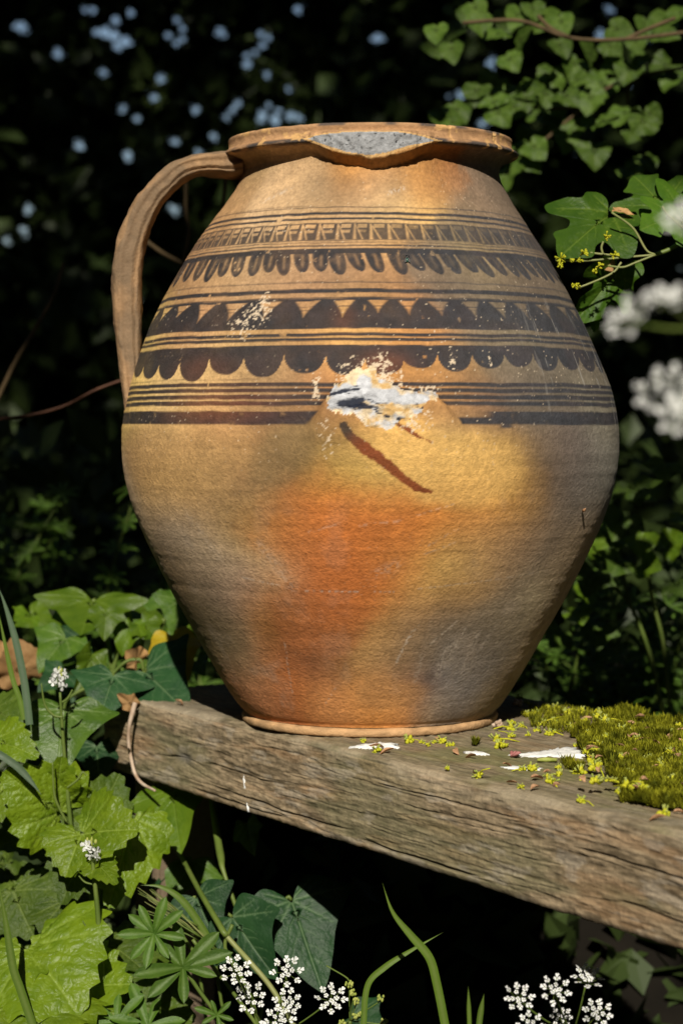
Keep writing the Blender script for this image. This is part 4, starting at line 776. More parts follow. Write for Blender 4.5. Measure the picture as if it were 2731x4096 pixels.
def build_mustard():
    m1 = empty('garlic_mustard', at(300, 3900, .03)); tag(m1, 'garlic mustard with a white flower head rising in front of the big ivy leaf', 'weed', 'garlic mustard plants')
    tube_obj(m1, 'stem', pxs([(330, 3900), (296, 3420), (284, 3310), (268, 3150), (256, 3000), (245, 2850), (240, 2770)], .03), (.0030, .0026, .0022, .0019, .0017, .0014, .0010), 'stem')
    flower_head(m1, 236, 2712, .028, 13, 34, 1)
    for L_ in ([(252, 2870), (215, 2862), (180, 2820), (165, 2735)], [(248, 2810), (270, 2795), (290, 2760)], [(268, 3152), (310, 3120), (330, 3090), (345, 3102)], [(268, 3290), (245, 3250), (218, 3180), (210, 3050)], [(300, 3440), (270, 3400), (250, 3260)]):
        tube_obj(m1, 'seed_pod', pxs(L_, .012), (.0009, .0011, .0006), 'stem')
    ml = lambda b, t, y, n=(0, -1, .55), w=1.2, mat='mustard', s=0, p=m1, yt=None, **k: leaf(p, 'mustard', b, t, y, (y - .03 if yt is None else yt), n, w, mat, s, k.pop('fold', .14), k.pop('bend', .5), k.pop('wave', .03), .026, **k)
    ml((245, 3258), (30, 3100), .03, (-.2, -1, .5), 1.15, s=1)
    ml((225, 3215), (238, 3062), .04, (.1, -1, .4), 1.0, s=2)
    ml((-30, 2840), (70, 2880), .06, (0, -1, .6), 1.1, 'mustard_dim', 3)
    ml((-25, 2960), (130, 3005), .03, (.1, -1, .5), .85, s=4)
    ml((20, 3130), (-70, 3290), .04, (-.3, -1, .5), 1.2, s=5)
    m2 = empty('garlic_mustard', at(415, 4200, -.03)); tag(m2, 'larger garlic mustard with toothed lime-green leaves below the bench end', 'weed', 'garlic mustard plants')
    tube_obj(m2, 'stem', pxs([(420, 4200), (408, 3900), (392, 3660), (380, 3540), (372, 3460), (366, 3385)], -.06), (.0030, .0026, .0022, .0020, .0016, .0010), 'stem')
    flower_head(m2, 368, 3395, -.062, 9, 40, 2)
    for L_ in ([(376, 3540), (340, 3530), (315, 3505)], [(383, 3720), (350, 3712), (330, 3685)], [(400, 3830), (385, 3822), (382, 3815)], [(374, 3500), (395, 3490), (398, 3480)], [(405, 3755), (418, 3752), (420, 3750)]):
        tube_obj(m2, 'seed_pod', pxs(L_, -.06), (.0006, .0008, .0005), 'stem')
    ml((330, 3335), (252, 3486), -.03, (-.15, -1, .75), 1.5, s=6, p=m2)
    ml((328, 3340), (522, 3292), -.03, (.2, -1, .7), 1.25, s=7, p=m2)
    ml((530, 3265), (455, 3612), .0, (.35, -1, .35), .78, s=8, p=m2, bend=.5, yt=-.05)
    ml((360, 3330), (480, 3084), .035, (.1, -1, .3), 1.05, 'mustard_dim', 9, m2, .045)
    ml((335, 3420), (235, 3598), -.01, (-.2, -1, .3), 1.15, 'mustard_dim', 10, m2)
    ml((378, 3448), (458, 3514), -.05, (.2, -1, .6), .7, s=11, p=m2)
    ml((560, 3350), (600, 3480), .03, (.4, -1, .3), .9, 'mustard_dim', 12, m2)
    m3 = empty('garlic_mustard', at(150, 4200, -.06)); tag(m3, 'low garlic mustard with broad crinkled leaves in the bottom left corner', 'weed', 'garlic mustard plants')
    ml((108, 3785), (298, 4012), -.06, (0, -1, .75), 1.5, s=13, p=m3, yt=-.12, bend=.5)
    ml((100, 3790), (0, 3968), -.06, (-.3, -1, .6), 1.1, s=14, p=m3, yt=-.10)
    ml((300, 3960), (492, 3912), -.05, (.2, -1, .8), 1.35, s=15, p=m3)
    ml((150, 3990), (110, 4190), -.09, (0, -1, .8), 1.7, s=16, p=m3, yt=-.14)
    ml((330, 4010), (310, 4140), -.07, (.1, -1, .7), 1.5, s=17, p=m3, yt=-.11)
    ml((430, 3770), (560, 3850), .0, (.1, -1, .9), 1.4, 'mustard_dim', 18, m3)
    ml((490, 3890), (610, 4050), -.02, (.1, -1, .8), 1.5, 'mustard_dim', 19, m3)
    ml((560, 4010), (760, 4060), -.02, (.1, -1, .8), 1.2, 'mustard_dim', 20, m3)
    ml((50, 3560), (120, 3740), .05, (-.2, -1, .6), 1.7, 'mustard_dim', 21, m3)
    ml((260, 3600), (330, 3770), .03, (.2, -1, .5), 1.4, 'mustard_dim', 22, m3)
    for a, p in (([(245, 3258), (268, 3300), (284, 3340)], m1), ([(530, 3265), (470, 3300), (390, 3600), (400, 3900)], m2), ([(335, 3420), (350, 3500), (395, 3700), (410, 3900)], m2), ([(330, 3335), (345, 3450), (375, 3650), (400, 3860)], m2), ([(108, 3785), (140, 3900), (200, 4150)], m3), ([(300, 3960), (260, 4050), (220, 4200)], m3)):
        tube_obj(p, 'stem', pxs(a, .02), .0022, 'stem')
    m4 = empty('weed_tangle', at(200, 4000, .12)); tag(m4, 'shaded broad-leaved weeds filling the gaps behind the garlic mustard', 'weed')
    r = np.random.RandomState(8)
    for i in range(30):
        x, y = -60 + 640 * r.rand(), 3060 + 1050 * r.rand(); a = r.rand() * 6.28; l = 110 + 90 * r.rand(); Y = .10 + .14 * r.rand()
        if x > 480 and y < 3600: continue
        leaf(m4, 'mustard', (x, y), (x + l * math.cos(a), y + abs(l * math.sin(a))), Y, Y - .03, (r.rand() - .5, -1, .3 + .5 * r.rand()), 1.2, 'mustard_dim', 60 + i % 5, .15, .3, .05, .04, hi=False)
build_mustard()

# ---- cleavers
def lance_mesh():
    y = np.linspace(0, 1, 11); wd = np.interp(y, [0, .06, .25, .5, .7, .86, .96, 1], [.01, .045, .075, .105, .118, .095, .045, .004]); u = np.array([-1, -.5, 0, .5, 1.])
    V = np.stack([u[None] * wd[:, None], np.broadcast_to(y[:, None], (11, 5)), .45 * np.abs(u)[None] * wd[:, None] - .17 * y[:, None] ** 2], -1).reshape(-1, 3)
    return mesh_np('lance', V, gridq(11, 5), {'vein': np.tile([0, 0, 1., 0, 0], 11)})
def whorl_mesh(nl, seed, ln=1.0):
    """a ring of narrow leaves, joined at the stem; part of a cleavers plant"""
    r = np.random.RandomState(seed); base = lance_mesh(); n = len(base.vertices); V = np.empty(n * 3, np.float32); base.vertices.foreach_get('co', V); V = V.reshape(-1, 3)
    vn = np.empty(n, np.float32); base.attributes['vein'].data.foreach_get('value', vn); F4 = np.array([p.vertices[:] for p in base.polygons if len(p.vertices) == 4]); F3 = np.zeros((0, 3), int)
    VV, A4, A3, AV = [], [], [], []
    for k in range(nl):
        a = 2 * math.pi * k / nl + r.randn() * .12; t = .25 + .25 * r.rand(); s = ln * (.75 + .4 * r.rand()); W = V * s * [1.25, 1, 1.25]
        W = np.stack([W[:, 0], W[:, 1] * math.cos(t) - W[:, 2] * math.sin(t), W[:, 1] * math.sin(t) + W[:, 2] * math.cos(t)], 1); c, sn = math.cos(a), math.sin(a)
        VV.append(np.stack([W[:, 0] * c - W[:, 1] * sn, W[:, 0] * sn + W[:, 1] * c, W[:, 2]], 1)); A4.append(F4 + k * n); A3.append(F3 + k * n); AV.append(vn)
    return mesh_np('whorl', np.vstack(VV), [np.vstack(A4), np.vstack(A3)], {'vein': np.concatenate(AV)})
WH = [whorl_mesh(8, s) for s in (1, 2, 3)]
for w_ in WH: w_.materials.append(M['cleaver'])
def whorl(plant, me, P, axis, R, spin=0.):
    o = obj('whorl', me, None, plant); q = Vector(axis).to_track_quat('Z', 'Y').to_matrix().to_4x4(); o.matrix_basis = Matrix.Translation(Vector(P) - plant.location) @ q @ Matrix.Rotation(spin, 4, 'Z') @ Matrix.Scale(R, 4); return o
def build_cleavers():
    s = lambda px, Y: px / FPX * (Y - CAM[1])
    c1 = empty('cleavers', at(740, 4200, -.06)); tag(c1, 'sunlit cleavers with star-like leaf whorls between garlic mustard and cow parsley', 'weed')
    Y = -.10
    one = [((616, 3736), 130, WH[0], .2), ]
    whorl(c1, whorl_mesh_m(9, 11), at(616, 3736, Y), (-.05, -1, .35), s(135, Y), .3)
    whorl(c1, whorl_mesh_m(8, 12), at(732, 3872, Y), (.1, -1, .55), s(190, Y), .1)
    whorl(c1, whorl_mesh_m(7, 13), at(590, 4110, Y), (0, -.75, .8), s(170, Y), .5)
    whorl(c1, whorl_mesh_m(6, 14), at(868, 4062, Y), (.1, -1, .4), s(85, Y), .2)
    whorl(c1, whorl_mesh_m(7, 15), at(470, 4090, Y), (-.2, -.8, .7), s(130, Y), .2)
    tube_obj(c1, 'stem', pxs([(616, 3736), (660, 3790), (732, 3872), (800, 3970), (868, 4062), (960, 4200)], Y + .006), .0016, 'stem')
    tube_obj(c1, 'stem', pxs([(590, 4110), (600, 4200), (620, 4300)], Y + .004), .0016, 'stem')
    for L_ in ([(770, 3760), (860, 3880), (960, 4010), (1060, 4150)], [(930, 3700), (900, 3790), (960, 3900), (1010, 4010), (1040, 4150)], [(720, 3730), (760, 3790), (800, 3830)]):
        tube_obj(c1, 'stem', pxs(L_, -.05), .0015, 'stem')
_wc = {}
def whorl_mesh_m(n, sd):
    if (n, sd) not in _wc:
        m = whorl_mesh(n, sd); m.materials.append(M['cleaver']); _wc[(n, sd)] = m
    return _wc[(n, sd)]
build_cleavers()

# ---- grasses
def build_grass():
    grass([(-12, 2335), (20, 2420), (62, 2560), (92, 2700), (108, 2810), (118, 2900)], .02, 30, 'grass_blue', 'broad blue-green grass blade arching in at the left edge above the ivy', True, False)
    grass([(-12, 2420), (25, 2600), (52, 2720), (80, 2800), (96, 2880)], .03, 20, 'grass', 'narrow yellow-green grass blade just below the broad blue-green one', True, False)
    grass([(-15, 3010), (60, 3060), (110, 3110), (170, 3185)], .0, 30, 'grass_blue', 'short grey-green grass blade crossing the garlic mustard leaf', False, True)
    grass([(-8, 3520), (25, 3700), (52, 3870), (82, 3960), (140, 4130)], -.12, 34, 'grass', 'stout grass stem with a joint in the bottom left corner', True, False)
    grass([(1785, 4130), (1745, 3930), (1715, 3830), (1640, 3740), (1570, 3650), (1528, 3531)], -.27, 34, 'grass', 'tall curved grass blade standing alone in the dark under the bench')
    grass([(1452, 4130), (1470, 3945), (1540, 3870), (1650, 3800), (1775, 3729)], -.22, 24, 'grass', 'grass blade leaning right across the tall curved one')
    grass([(1878, 4130), (1875, 4040), (1872, 3945)], -.34, 17, 'grass', 'short straight grass tip right of the tall curved blade')
    grass([(1912, 4130), (1922, 4050), (1936, 3975)], -.30, 24, 'grass', 'broader dim grass tip left of the right-hand cow parsley')
    grass([(870, 3830), (800, 3700), (720, 3595), (640, 3548), (560, 3542)], -.04, 30, 'grass', 'pale arching grass leaf behind the cleavers')
    g = empty('grass_stalk', at(1180, 4110, -.09)); tag(g, 'jointed pale green grass stalk slanting down to the cow parsley', 'grass')
    tube_obj(g, 'stem', pxs([(640, 3280), (715, 3410), (800, 3570), (893, 3727), (905, 3745)], [.16, .10, .0, -.05, -.05]), (.0020, .0021, .0022, .0026), 'stem', 8, 30); tube_obj(g, 'stem', pxs([(905, 3745), (945, 3790), (1009, 3861), (1090, 3960), (1190, 4130)], [-.05, -.055, -.065, -.07, -.08]), .0021, 'stem_pale', 8, 30)
    g = empty('grass_stalk', at(960, 3640, .0)); tag(g, 'dim jointed grass stalk ending above the dark ivy leaves', 'grass')
    tube_obj(g, 'stem', pxs([(845, 3180), (868, 3340), (885, 3440), (892, 3482), (948, 3640), (1010, 3800)], [.10, .08, .05, .04, .03, .03]), (.0030, .0032, .0034, .0017, .0018, .0018), 'stem', 8, 30)
    g = empty('barley_ear', at(850, 3790, -.05)); tag(g, 'bristly green ear of wild barley lying behind the cleavers', 'grass'); r = np.random.RandomState(2)
    for i in range(22):
        q = r.rand(); a = (880 - 90 * q, 3800 - 60 * q + 14 * r.randn()); b = (540 + 110 * r.rand(), 3535 + 130 * r.rand()); Y = -.05 + .02 * r.rand()
        tube_obj(g, 'awn', pxs([b, ((a[0] + b[0]) / 2, (a[1] + b[1]) / 2 - 8), a], Y), (.0002, .0005, .0009), ('stem_pale', 'stem')[i % 2], 4, 8)
build_grass()

# ---- cow parsley
def floret_mesh(seed):
    """one umbellet: little white flowers, outer petals larger, on fine stalks"""
    r = np.random.RandomState(seed); mb = MB(); ms = MB(); n = 13
    pos = [(0, 0)] + [(.42 * math.cos(a), .42 * math.sin(a)) for a in np.arange(5) * 1.257 + r.rand()] + [(.92 * math.cos(a), .92 * math.sin(a)) for a in np.arange(8) * .785 + r.rand() * .5]
    for (x, y) in pos:
        x += r.randn() * .06; y += r.randn() * .06; rad = math.hypot(x, y); z = -.16 * rad ** 2 + r.randn() * .03; az = math.atan2(y, x); tl = np.array([r.randn() * .25 + .3 * x, r.randn() * .25 + .3 * y])
        for k in range(5):
            a = az + k * 2 * math.pi / 5 + r.randn() * .12; big = (.36 if k == 0 else (.26 if k in (1, 4) else .18)) if rad > .7 else .19
            big *= .9 + .25 * r.rand(); P = np.array([(0, .10), (-.30, .55), (-.42, .85), (-.20, 1.04), (0, .92), (.20, 1.04), (.42, .85), (.30, .55)]) * big
            X = P[:, 0] * -math.sin(a) + P[:, 1] * math.cos(a) + x; Yv = P[:, 0] * math.cos(a) + P[:, 1] * math.sin(a) + y
            Z = z + (X - x) * tl[0] + (Yv - y) * tl[1] + .05 * big * np.array([0, 1, 1, 0, -1, 0, 1, 1])
            mb.add(np.stack([X, Yv, Z], 1), np.array([[0, 7, 4], [7, 6, 5], [7, 5, 4], [0, 4, 1], [1, 4, 3], [1, 3, 2]]))
        mb.tube([(x, y, z - .02), (x, y, z + .03)], [.035, .045], 4, m=1)
        ms.tube([(x, y, z - .02), (x * .5, y * .5, -.45), (0, 0, -.75)], [.018, .018, .03], 4)
    a = mb.mesh('umbellet'); b = ms.mesh('pedicels'); a.materials.append(M['petal']); a.materials.append(M['bud']); b.materials.append(M['stem']); return a, b
FL = [floret_mesh(s) for s in (1, 2, 3, 4)]
def parsley(label, hub, heads, Y, stem_px, rpx, spin=0, hy=0.0, sr=.0011):
    H = at(*hub, Y + .03); p = empty('cow_parsley', at(*stem_px[-1], Y + .02)); tag(p, label, 'flower', 'cow parsley'); rr = np.random.RandomState(int(hub[0]))
    for i, h in enumerate(heads):
        x, y = h[:2]; ax = h[2] if len(h) > 2 else (0.1 * rr.randn(), -1, .55 + .2 * rr.rand()); Yh = Y + .012 * rr.randn() + hy; P = at(x, y, Yh); R = (h[3] if len(h) > 3 else rpx) / FPX * (Yh - CAM[1]); a = Vector(ax).normalized()
        mxm = Matrix.Translation(Vector(P) - p.location) @ a.to_track_quat('Z', 'Y').to_matrix().to_4x4() @ Matrix.Rotation(rr.rand() * 6, 4, 'Z') @ Matrix.Scale(R, 4)
        m1, m2 = FL[(i + spin) % 4]; o = obj('umbellet', m1, None, p); o.matrix_basis = mxm; q = obj('pedicels', m2, None, o)
        c = np.array(P) - np.array(a) * R * .75; tube_obj(p, 'ray', [c, (c + H) / 2 + [0, 0, -.002], H], sr * .6, 'stem', 5, 8)
    tube_obj(p, 'stem', [H] + pxs(stem_px, Y + .03), sr * 1.6, 'stem', 7, 14)
    return p
def build_parsley():
    parsley('white cow parsley clusters at the bottom, in front of the dark ivy leaves', (1080, 4160), [(945, 3882), (1000, 3990), (1147, 3885), (1150, 4010, (.1, -1, .5), 46), (1118, 4082), (1326, 3995), (1060, 4150)], -.15, [(1090, 4250), (1100, 4400)], 52)
    parsley('white cow parsley clusters at the bottom right, under the bench', (2290, 4140), [(2076, 3990), (2222, 3960), (2349, 3905, (.1, -.5, 1.), 56), (2388, 4052), (2245, 4070, (0, -1, .5), 36), (2120, 4105, (0, -1, .5), 46)], -.33, [(2290, 4250), (2290, 4400)], 50, 1)
    parsley('blurred white cow parsley close to the camera at the right edge, upper one', (2860, 1290), [(2510, 1255, (-.6, -.5, .6), 88), (2675, 1180, (-.2, -.5, .9), 85), (2730, 860, (-.3, -.6, .6), 75), ], -.92, [(3300, 1500), (3700, 2300), (3900, 3600)], 105, 2, sr=.0013)
    parsley('blurred white cow parsley close to the camera at the right edge, lower one', (2860, 1760), [(2655, 1555, (-.35, -.75, .5), 95), (2725, 1650, (-.2, -.8, .5), 80), ], -.90, [(3300, 2000), (3700, 2800), (3900, 3600)], 110, 3, sr=.0013)
    b = empty('cow_parsley', at(1400, 4200, -.13)); tag(b, 'cow parsley in pale green bud beside the open white clusters', 'flower', 'cow parsley'); r = np.random.RandomState(4)
    H = at(1398, 4085, -.13)
    for (x, y) in [(1396, 3938), (1414, 3973), (1524, 3994), (1423, 4062), (1451, 4058), (1537, 4090), (1368, 4092), (1426, 4006)]:
        mb = MB(); c = at(x, y, -.14) - np.array(b.location)
        for k in range(12):
            a = r.rand() * 6.28; q = .0026 * math.sqrt(r.rand()); pz = np.array([q * math.cos(a), -.001 * r.rand(), q * math.sin(a)]); mb.tube([c + pz + [0, 0, -.0012], c + pz, c + pz + [0, -.0004, .0012]], [.0005, .0011, .0004], 5)
        obj('bud_cluster', mb.mesh('bud_cluster'), M['bud'], b); P = at(x, y, -.138); tube_obj(b, 'ray', [P - [0, 0, .002], (P + H) / 2 - [0, 0, .001], H], .0005, 'stem', 5, 8)
    tube_obj(b, 'stem', [H] + pxs([(1405, 4200), (1410, 4400)], -.12), .0018, 'stem')
    tube_obj(b, 'ray', pxs([(1398, 3930), (1385, 3912), (1305, 3865)], -.135), .0006, 'stem', 5, 8)
build_parsley()

# ---- field maple twig beside the jar
def build_maple():
    mp = empty('maple_branch', at(2731, 950, .03)); tag(mp, 'field maple twig with lobed leaves and yellow flowers reaching towards the jar', 'branch')
    Y = .0
    leaf(mp, 'maple', (2445, 848), (2238, 1008), Y, -.04, (-.15, -1, .55), .85, 'maple', 71, .12, .25, .03)
    leaf(mp, 'maple', (2648, 824), (2535, 682), .03, .05, (.1, -1, .45), 1.25, 'maple', 72, .1, .25, .03)
    leaf(mp, 'maple', (2705, 862), (2566, 902), .01, -.01, (0, -1, .6), 1.1, 'maple', 73, .15, .3, .03)
    leaf(mp, 'maple', (2484, 1048), (2334, 1294), .0, -.02, (.75, -1, .2), .62, 'maple', 74, .45, .5, .06)
    leaf(mp, 'maple', (2400, 1180), (2380, 1330), .06, .06, (.3, -1, .3), .7, 'maple', 75, .3, .3, .05)
    leaf(mp, 'maple', (2760, 900), (2850, 700), .03, .05, (.3, -1, .5), 1.1, 'maple', 76)
    tube_obj(mp, 'twig', pxs([(2760, 930), (2731, 960), (2680, 995), (2620, 1018)], .01), (.0022, .0020, .0017), 'stem')
    for L_ in ([(2620, 1018), (2480, 1030), (2340, 1042), (2222, 1040)], [(2620, 1018), (2540, 1050), (2490, 1068), (2430, 1062)], [(2620, 1018), (2585, 1000), (2530, 910), (2445, 848)], [(2540, 1026), (2430, 1018), (2360, 1010)], [(2648, 824), (2665, 850), (2720, 900), (2760, 930)], [(2705, 862), (2740, 900), (2760, 930)], [(2412, 1020), (2405, 990), (2412, 965)], [(2484, 1048), (2450, 1090), (2340, 1140), (2300, 1150)]):
        tube_obj(mp, 'stalk', pxs(L_, -.03), .0009, 'stem_pale', 6, 20)
    r = np.random.RandomState(5)
    for (x, y, s_) in [(2424, 943, 20), (2335, 1012, 22), (2241, 1032, 24), (2460, 1020, 22), (2320, 1038, 14), (2287, 1040, 10), (2300, 1138, 20), (2240, 1060, 16), (2312, 1142, 14), (2400, 1062, 18), (2380, 1085, 14)]:
        mb = MB()
        for k in range(14):
            d = r.randn(3); d /= np.linalg.norm(d); c = at(x, y, -.052) - np.array(mp.location); l = s_ / 5000 * (.6 + .5 * r.rand()); mb.tube([c, c + d * l * .6, c + d * l], [.0004, .0006, .0008], 4)
        obj('flower_cluster', mb.mesh('flower_cluster'), M['yellow'], mp)
    mb = MB(); mb_l = mp
    leaf(mp, 'lime', (2455, 838), (2538, 848), -.005, -.01, (0, -1, 1.2), .5, 'dead', 77, .3, .3, hi=False)
    leaf(mp, 'lime', (2425, 1045), (2446, 1088), -.01, -.015, (.2, -1, .2), 1.2, 'dead', 78, .2, .3, hi=False)
build_maple()

# ---- soft-focus branches upper right
def build_lime():
    B = empty('leafy_branch', at(2731, 200, .55)); tag(B, 'leafy lime-green branch hanging out of focus in the upper right corner', 'branch', 'branches behind the jar')
    r = np.random.RandomState(12); Z = lambda L_: [(1600 + x * .721, y * .721) for x, y in L_]
    br = Z([(380, 90), (330, 60), (450, 140), (200, 185), (300, 170), (640, 100), (590, 130), (690, 190), (830, 80), (770, 130), (900, 140), (900, 265), (1040, 275), (1230, 165), (1310, 245), (1440, 110), (1480, 190), (1360, 150), (1540, 80), (1180, 265), (520, 190), (200, 270), (290, 290), (430, 60), (740, 60)])
    for i, (x, y) in enumerate(br):
        a = 1.2 + r.randn() * 1.0; l = 65 + 40 * r.rand(); Y = .58 + .20 * r.rand(); leaf(B, 'lime', (x - l * .5 * math.cos(a), y - l * .5 * math.sin(a)), (x + l * .5 * math.cos(a), y + l * .5 * math.sin(a)), Y, Y - .02, (r.randn() * .4, -1, .5 + .4 * r.rand()), 1.0, 'lime', 80 + i % 5, .2, .3, .025, .02, hi=False)
    for L_ in ([(2800, 120), (2500, 155), (2280, 150), (2100, 85), (1980, 80), (1850, 90)], [(2280, 150), (2200, 110), (2150, 60)], [(2500, 155), (2600, 110), (2700, 70)]):
        tube_obj(B, 'twig', pxs(L_, .54), .0022, 'twig')
    B2 = empty('leafy_branch', at(2731, 420, .75)); tag(B2, 'dim leafy branch in the shade just right of the jar rim', 'branch', 'branches behind the jar')
    br = Z([(620, 340), (820, 420), (960, 370), (1190, 350), (1450, 380), (560, 640), (800, 640), (880, 700), (970, 710), (720, 780), (680, 840), (730, 900), (920, 790), (590, 985), (1280, 740), (1150, 660), (940, 540), (1000, 440), (850, 470), (800, 540), (700, 480), (600, 520), (540, 590), (1230, 640), (1330, 690), (1260, 400), (700, 560), (880, 600), (1380, 900), (1290, 950), (240, 670), (300, 690), (1080, 860), (1100, 480), (660, 600), (1400, 640), (330, 620), (420, 520), (500, 470), (1330, 330), (1500, 440), (1050, 560), (640, 860), (760, 830)])
    for i, (x, y) in enumerate(br):
        a = 1.3 + r.randn() * .9; l = 60 + 40 * r.rand(); Y = .62 + .25 * r.rand(); leaf(B2, 'lime', (x - l * .5 * math.cos(a), y - l * .5 * math.sin(a)), (x + l * .5 * math.cos(a), y + l * .5 * math.sin(a)), Y, Y - .02, (r.randn() * .4, -1, .5 + .4 * r.rand()), 1.2, 'lime', 80 + i % 5, .2, .4, .06, .02, hi=False)
    for L_ in ([(2800, 260), (2560, 300), (2430, 350), (2330, 430)], [(2560, 300), (2510, 350), (2515, 440)], [(2330, 430), (2200, 540), (2080, 640)], [(2330, 430), (2150, 430), (2000, 400)]):
        tube_obj(B2, 'twig', pxs(L_, .75), .0020, 'twig')
build_lime()

# ---- twigs in the gloom at the left
def build_twigs():
    for L_, Y, r_, m_, lb in [([(-30, 1640), (60, 1450), (150, 1300), (215, 1180), (255, 1050)], .55, .0028, 'twig', 'bare slanting brown twig in the dark left of the handle'),
                              ([(-30, 1678), (120, 1660), (260, 1622), (380, 1560), (500, 1515)], .46, .0017, 'twig_red', 'reddish bramble stem running behind the foot of the handle'),
                              ([(745, 700), (742, 830), (755, 930), (735, 1030), (725, 1200)], .60, .0026, 'twig', 'upright thin twig seen through the handle'),
                              ([(580, 960), (650, 1010), (740, 1060), (790, 1110)], .7, .0026, 'twig', 'sloping twig seen through the handle'),
                              ([(905, 640), (900, 740), (890, 840), (880, 1000)], .6, .0026, 'twig', 'upright twig just behind the neck of the jar')]:
        P = pxs(L_, Y); t = empty('bare_twig', P[0]); tag(t, lb, 'twig', 'bare twigs behind the jar'); tube_obj(t, 'stem', P, (r_, r_ * .9, r_ * .7), m_)
build_twigs()

# ---- undergrowth behind the bench
def cleavers_plant(P, h, lean, nw, seed, label, group, R=.026):
    r = np.random.RandomState(seed); p = empty('cleavers', P); tag(p, label, 'weed', group); P = np.asarray(P, float); top = P + np.array([lean[0], lean[1], h])
    path = catmull([P, P + (top - P) * .5 + [r.randn() * .02, r.randn() * .02, .02], top], 30); mb = MB(); mb.tube(path - P, np.linspace(.0022, .0012, 30), 5); obj('stem', mb.mesh('stem'), M['stem'], p)
    for k in range(nw):
        q = path[int(29 - 25 * k / nw)]; whorl(p, WH[(k + seed) % 3], q, (r.randn() * .35, -.45 + r.randn() * .3, 1), R * (.75 + .35 * r.rand()), r.rand() * 6)
    return p
def build_undergrowth():
    r = np.random.RandomState(21)
    for i in range(15):
        x = 2060 + 720 * r.rand(); Y = .42 + .55 * r.rand(); ty = 1990 + 720 * r.rand(); T = at(x, ty, Y); g = np.array([T[0] + r.randn() * .05, max(Y + r.randn() * .05, .62), -.17])
        cleavers_plant(g, T[2] + .17, (T[0] - g[0], T[1] - g[1]), 8, i, 'cleavers growing out of focus behind the bench, right of the jar', 'cleavers behind the bench right of the jar')
    W = empty('ivy_plant', at(2450, 2900, .45)); tag(W, 'pale ground ivy climbing out of focus beside the lower right of the jar', 'ivy', 'ivy round the bench')
    for i, (x, y, l) in enumerate([(2524, 1930, 95), (2445, 2050, 110), (2500, 2060, 110), (2440, 2140, 90), (2374, 2280, 110), (2655, 2190, 95), (2393, 2510, 90), (2570, 2130, 90), (2660, 1850, 80), (2340, 2350, 70), (2240, 2520, 80), (2560, 2260, 80), (2480, 2230, 80), (2400, 2180, 70), (2590, 1950, 60), (2720, 2050, 70), (2700, 2330, 70), (2300, 2430, 70)]):
        a = 1.5 + r.randn() * .7; Y = .36 + .15 * r.rand(); leaf(W, ('ivy3', 'lime')[i % 2], (x, y), (x + l * math.cos(a), y + l * math.sin(a)), Y, Y - .02, (r.randn() * .3, -1, .5), 1.3, ('lime', 'ivy_bright')[i % 2], 90 + i % 4, .15, .3, .05, hi=False)
    for L_ in ([(2370, 2240), (2440, 2330), (2520, 2420), (2600, 2620), (2650, 2850)], [(2590, 2260), (2610, 2400), (2650, 2560), (2670, 2750), (2690, 2900)], [(2445, 2060), (2470, 2200), (2520, 2420)]):
        tube_obj(W, 'stem', pxs(L_, .45), .0022, 'stem')
    for i in range(16):
        x = -60 + 860 * r.rand(); Y = .7 + .8 * r.rand(); ty = 1950 + 600 * r.rand(); T = at(x, ty, Y); g = np.array([T[0] + r.randn() * .05, Y, -.17])
        cleavers_plant(g, T[2] + .17, (T[0] - g[0], 0.), 8, 40 + i, 'cleavers in deep shade left of the jar', 'cleavers in the shade left of the jar', .03)
build_undergrowth()

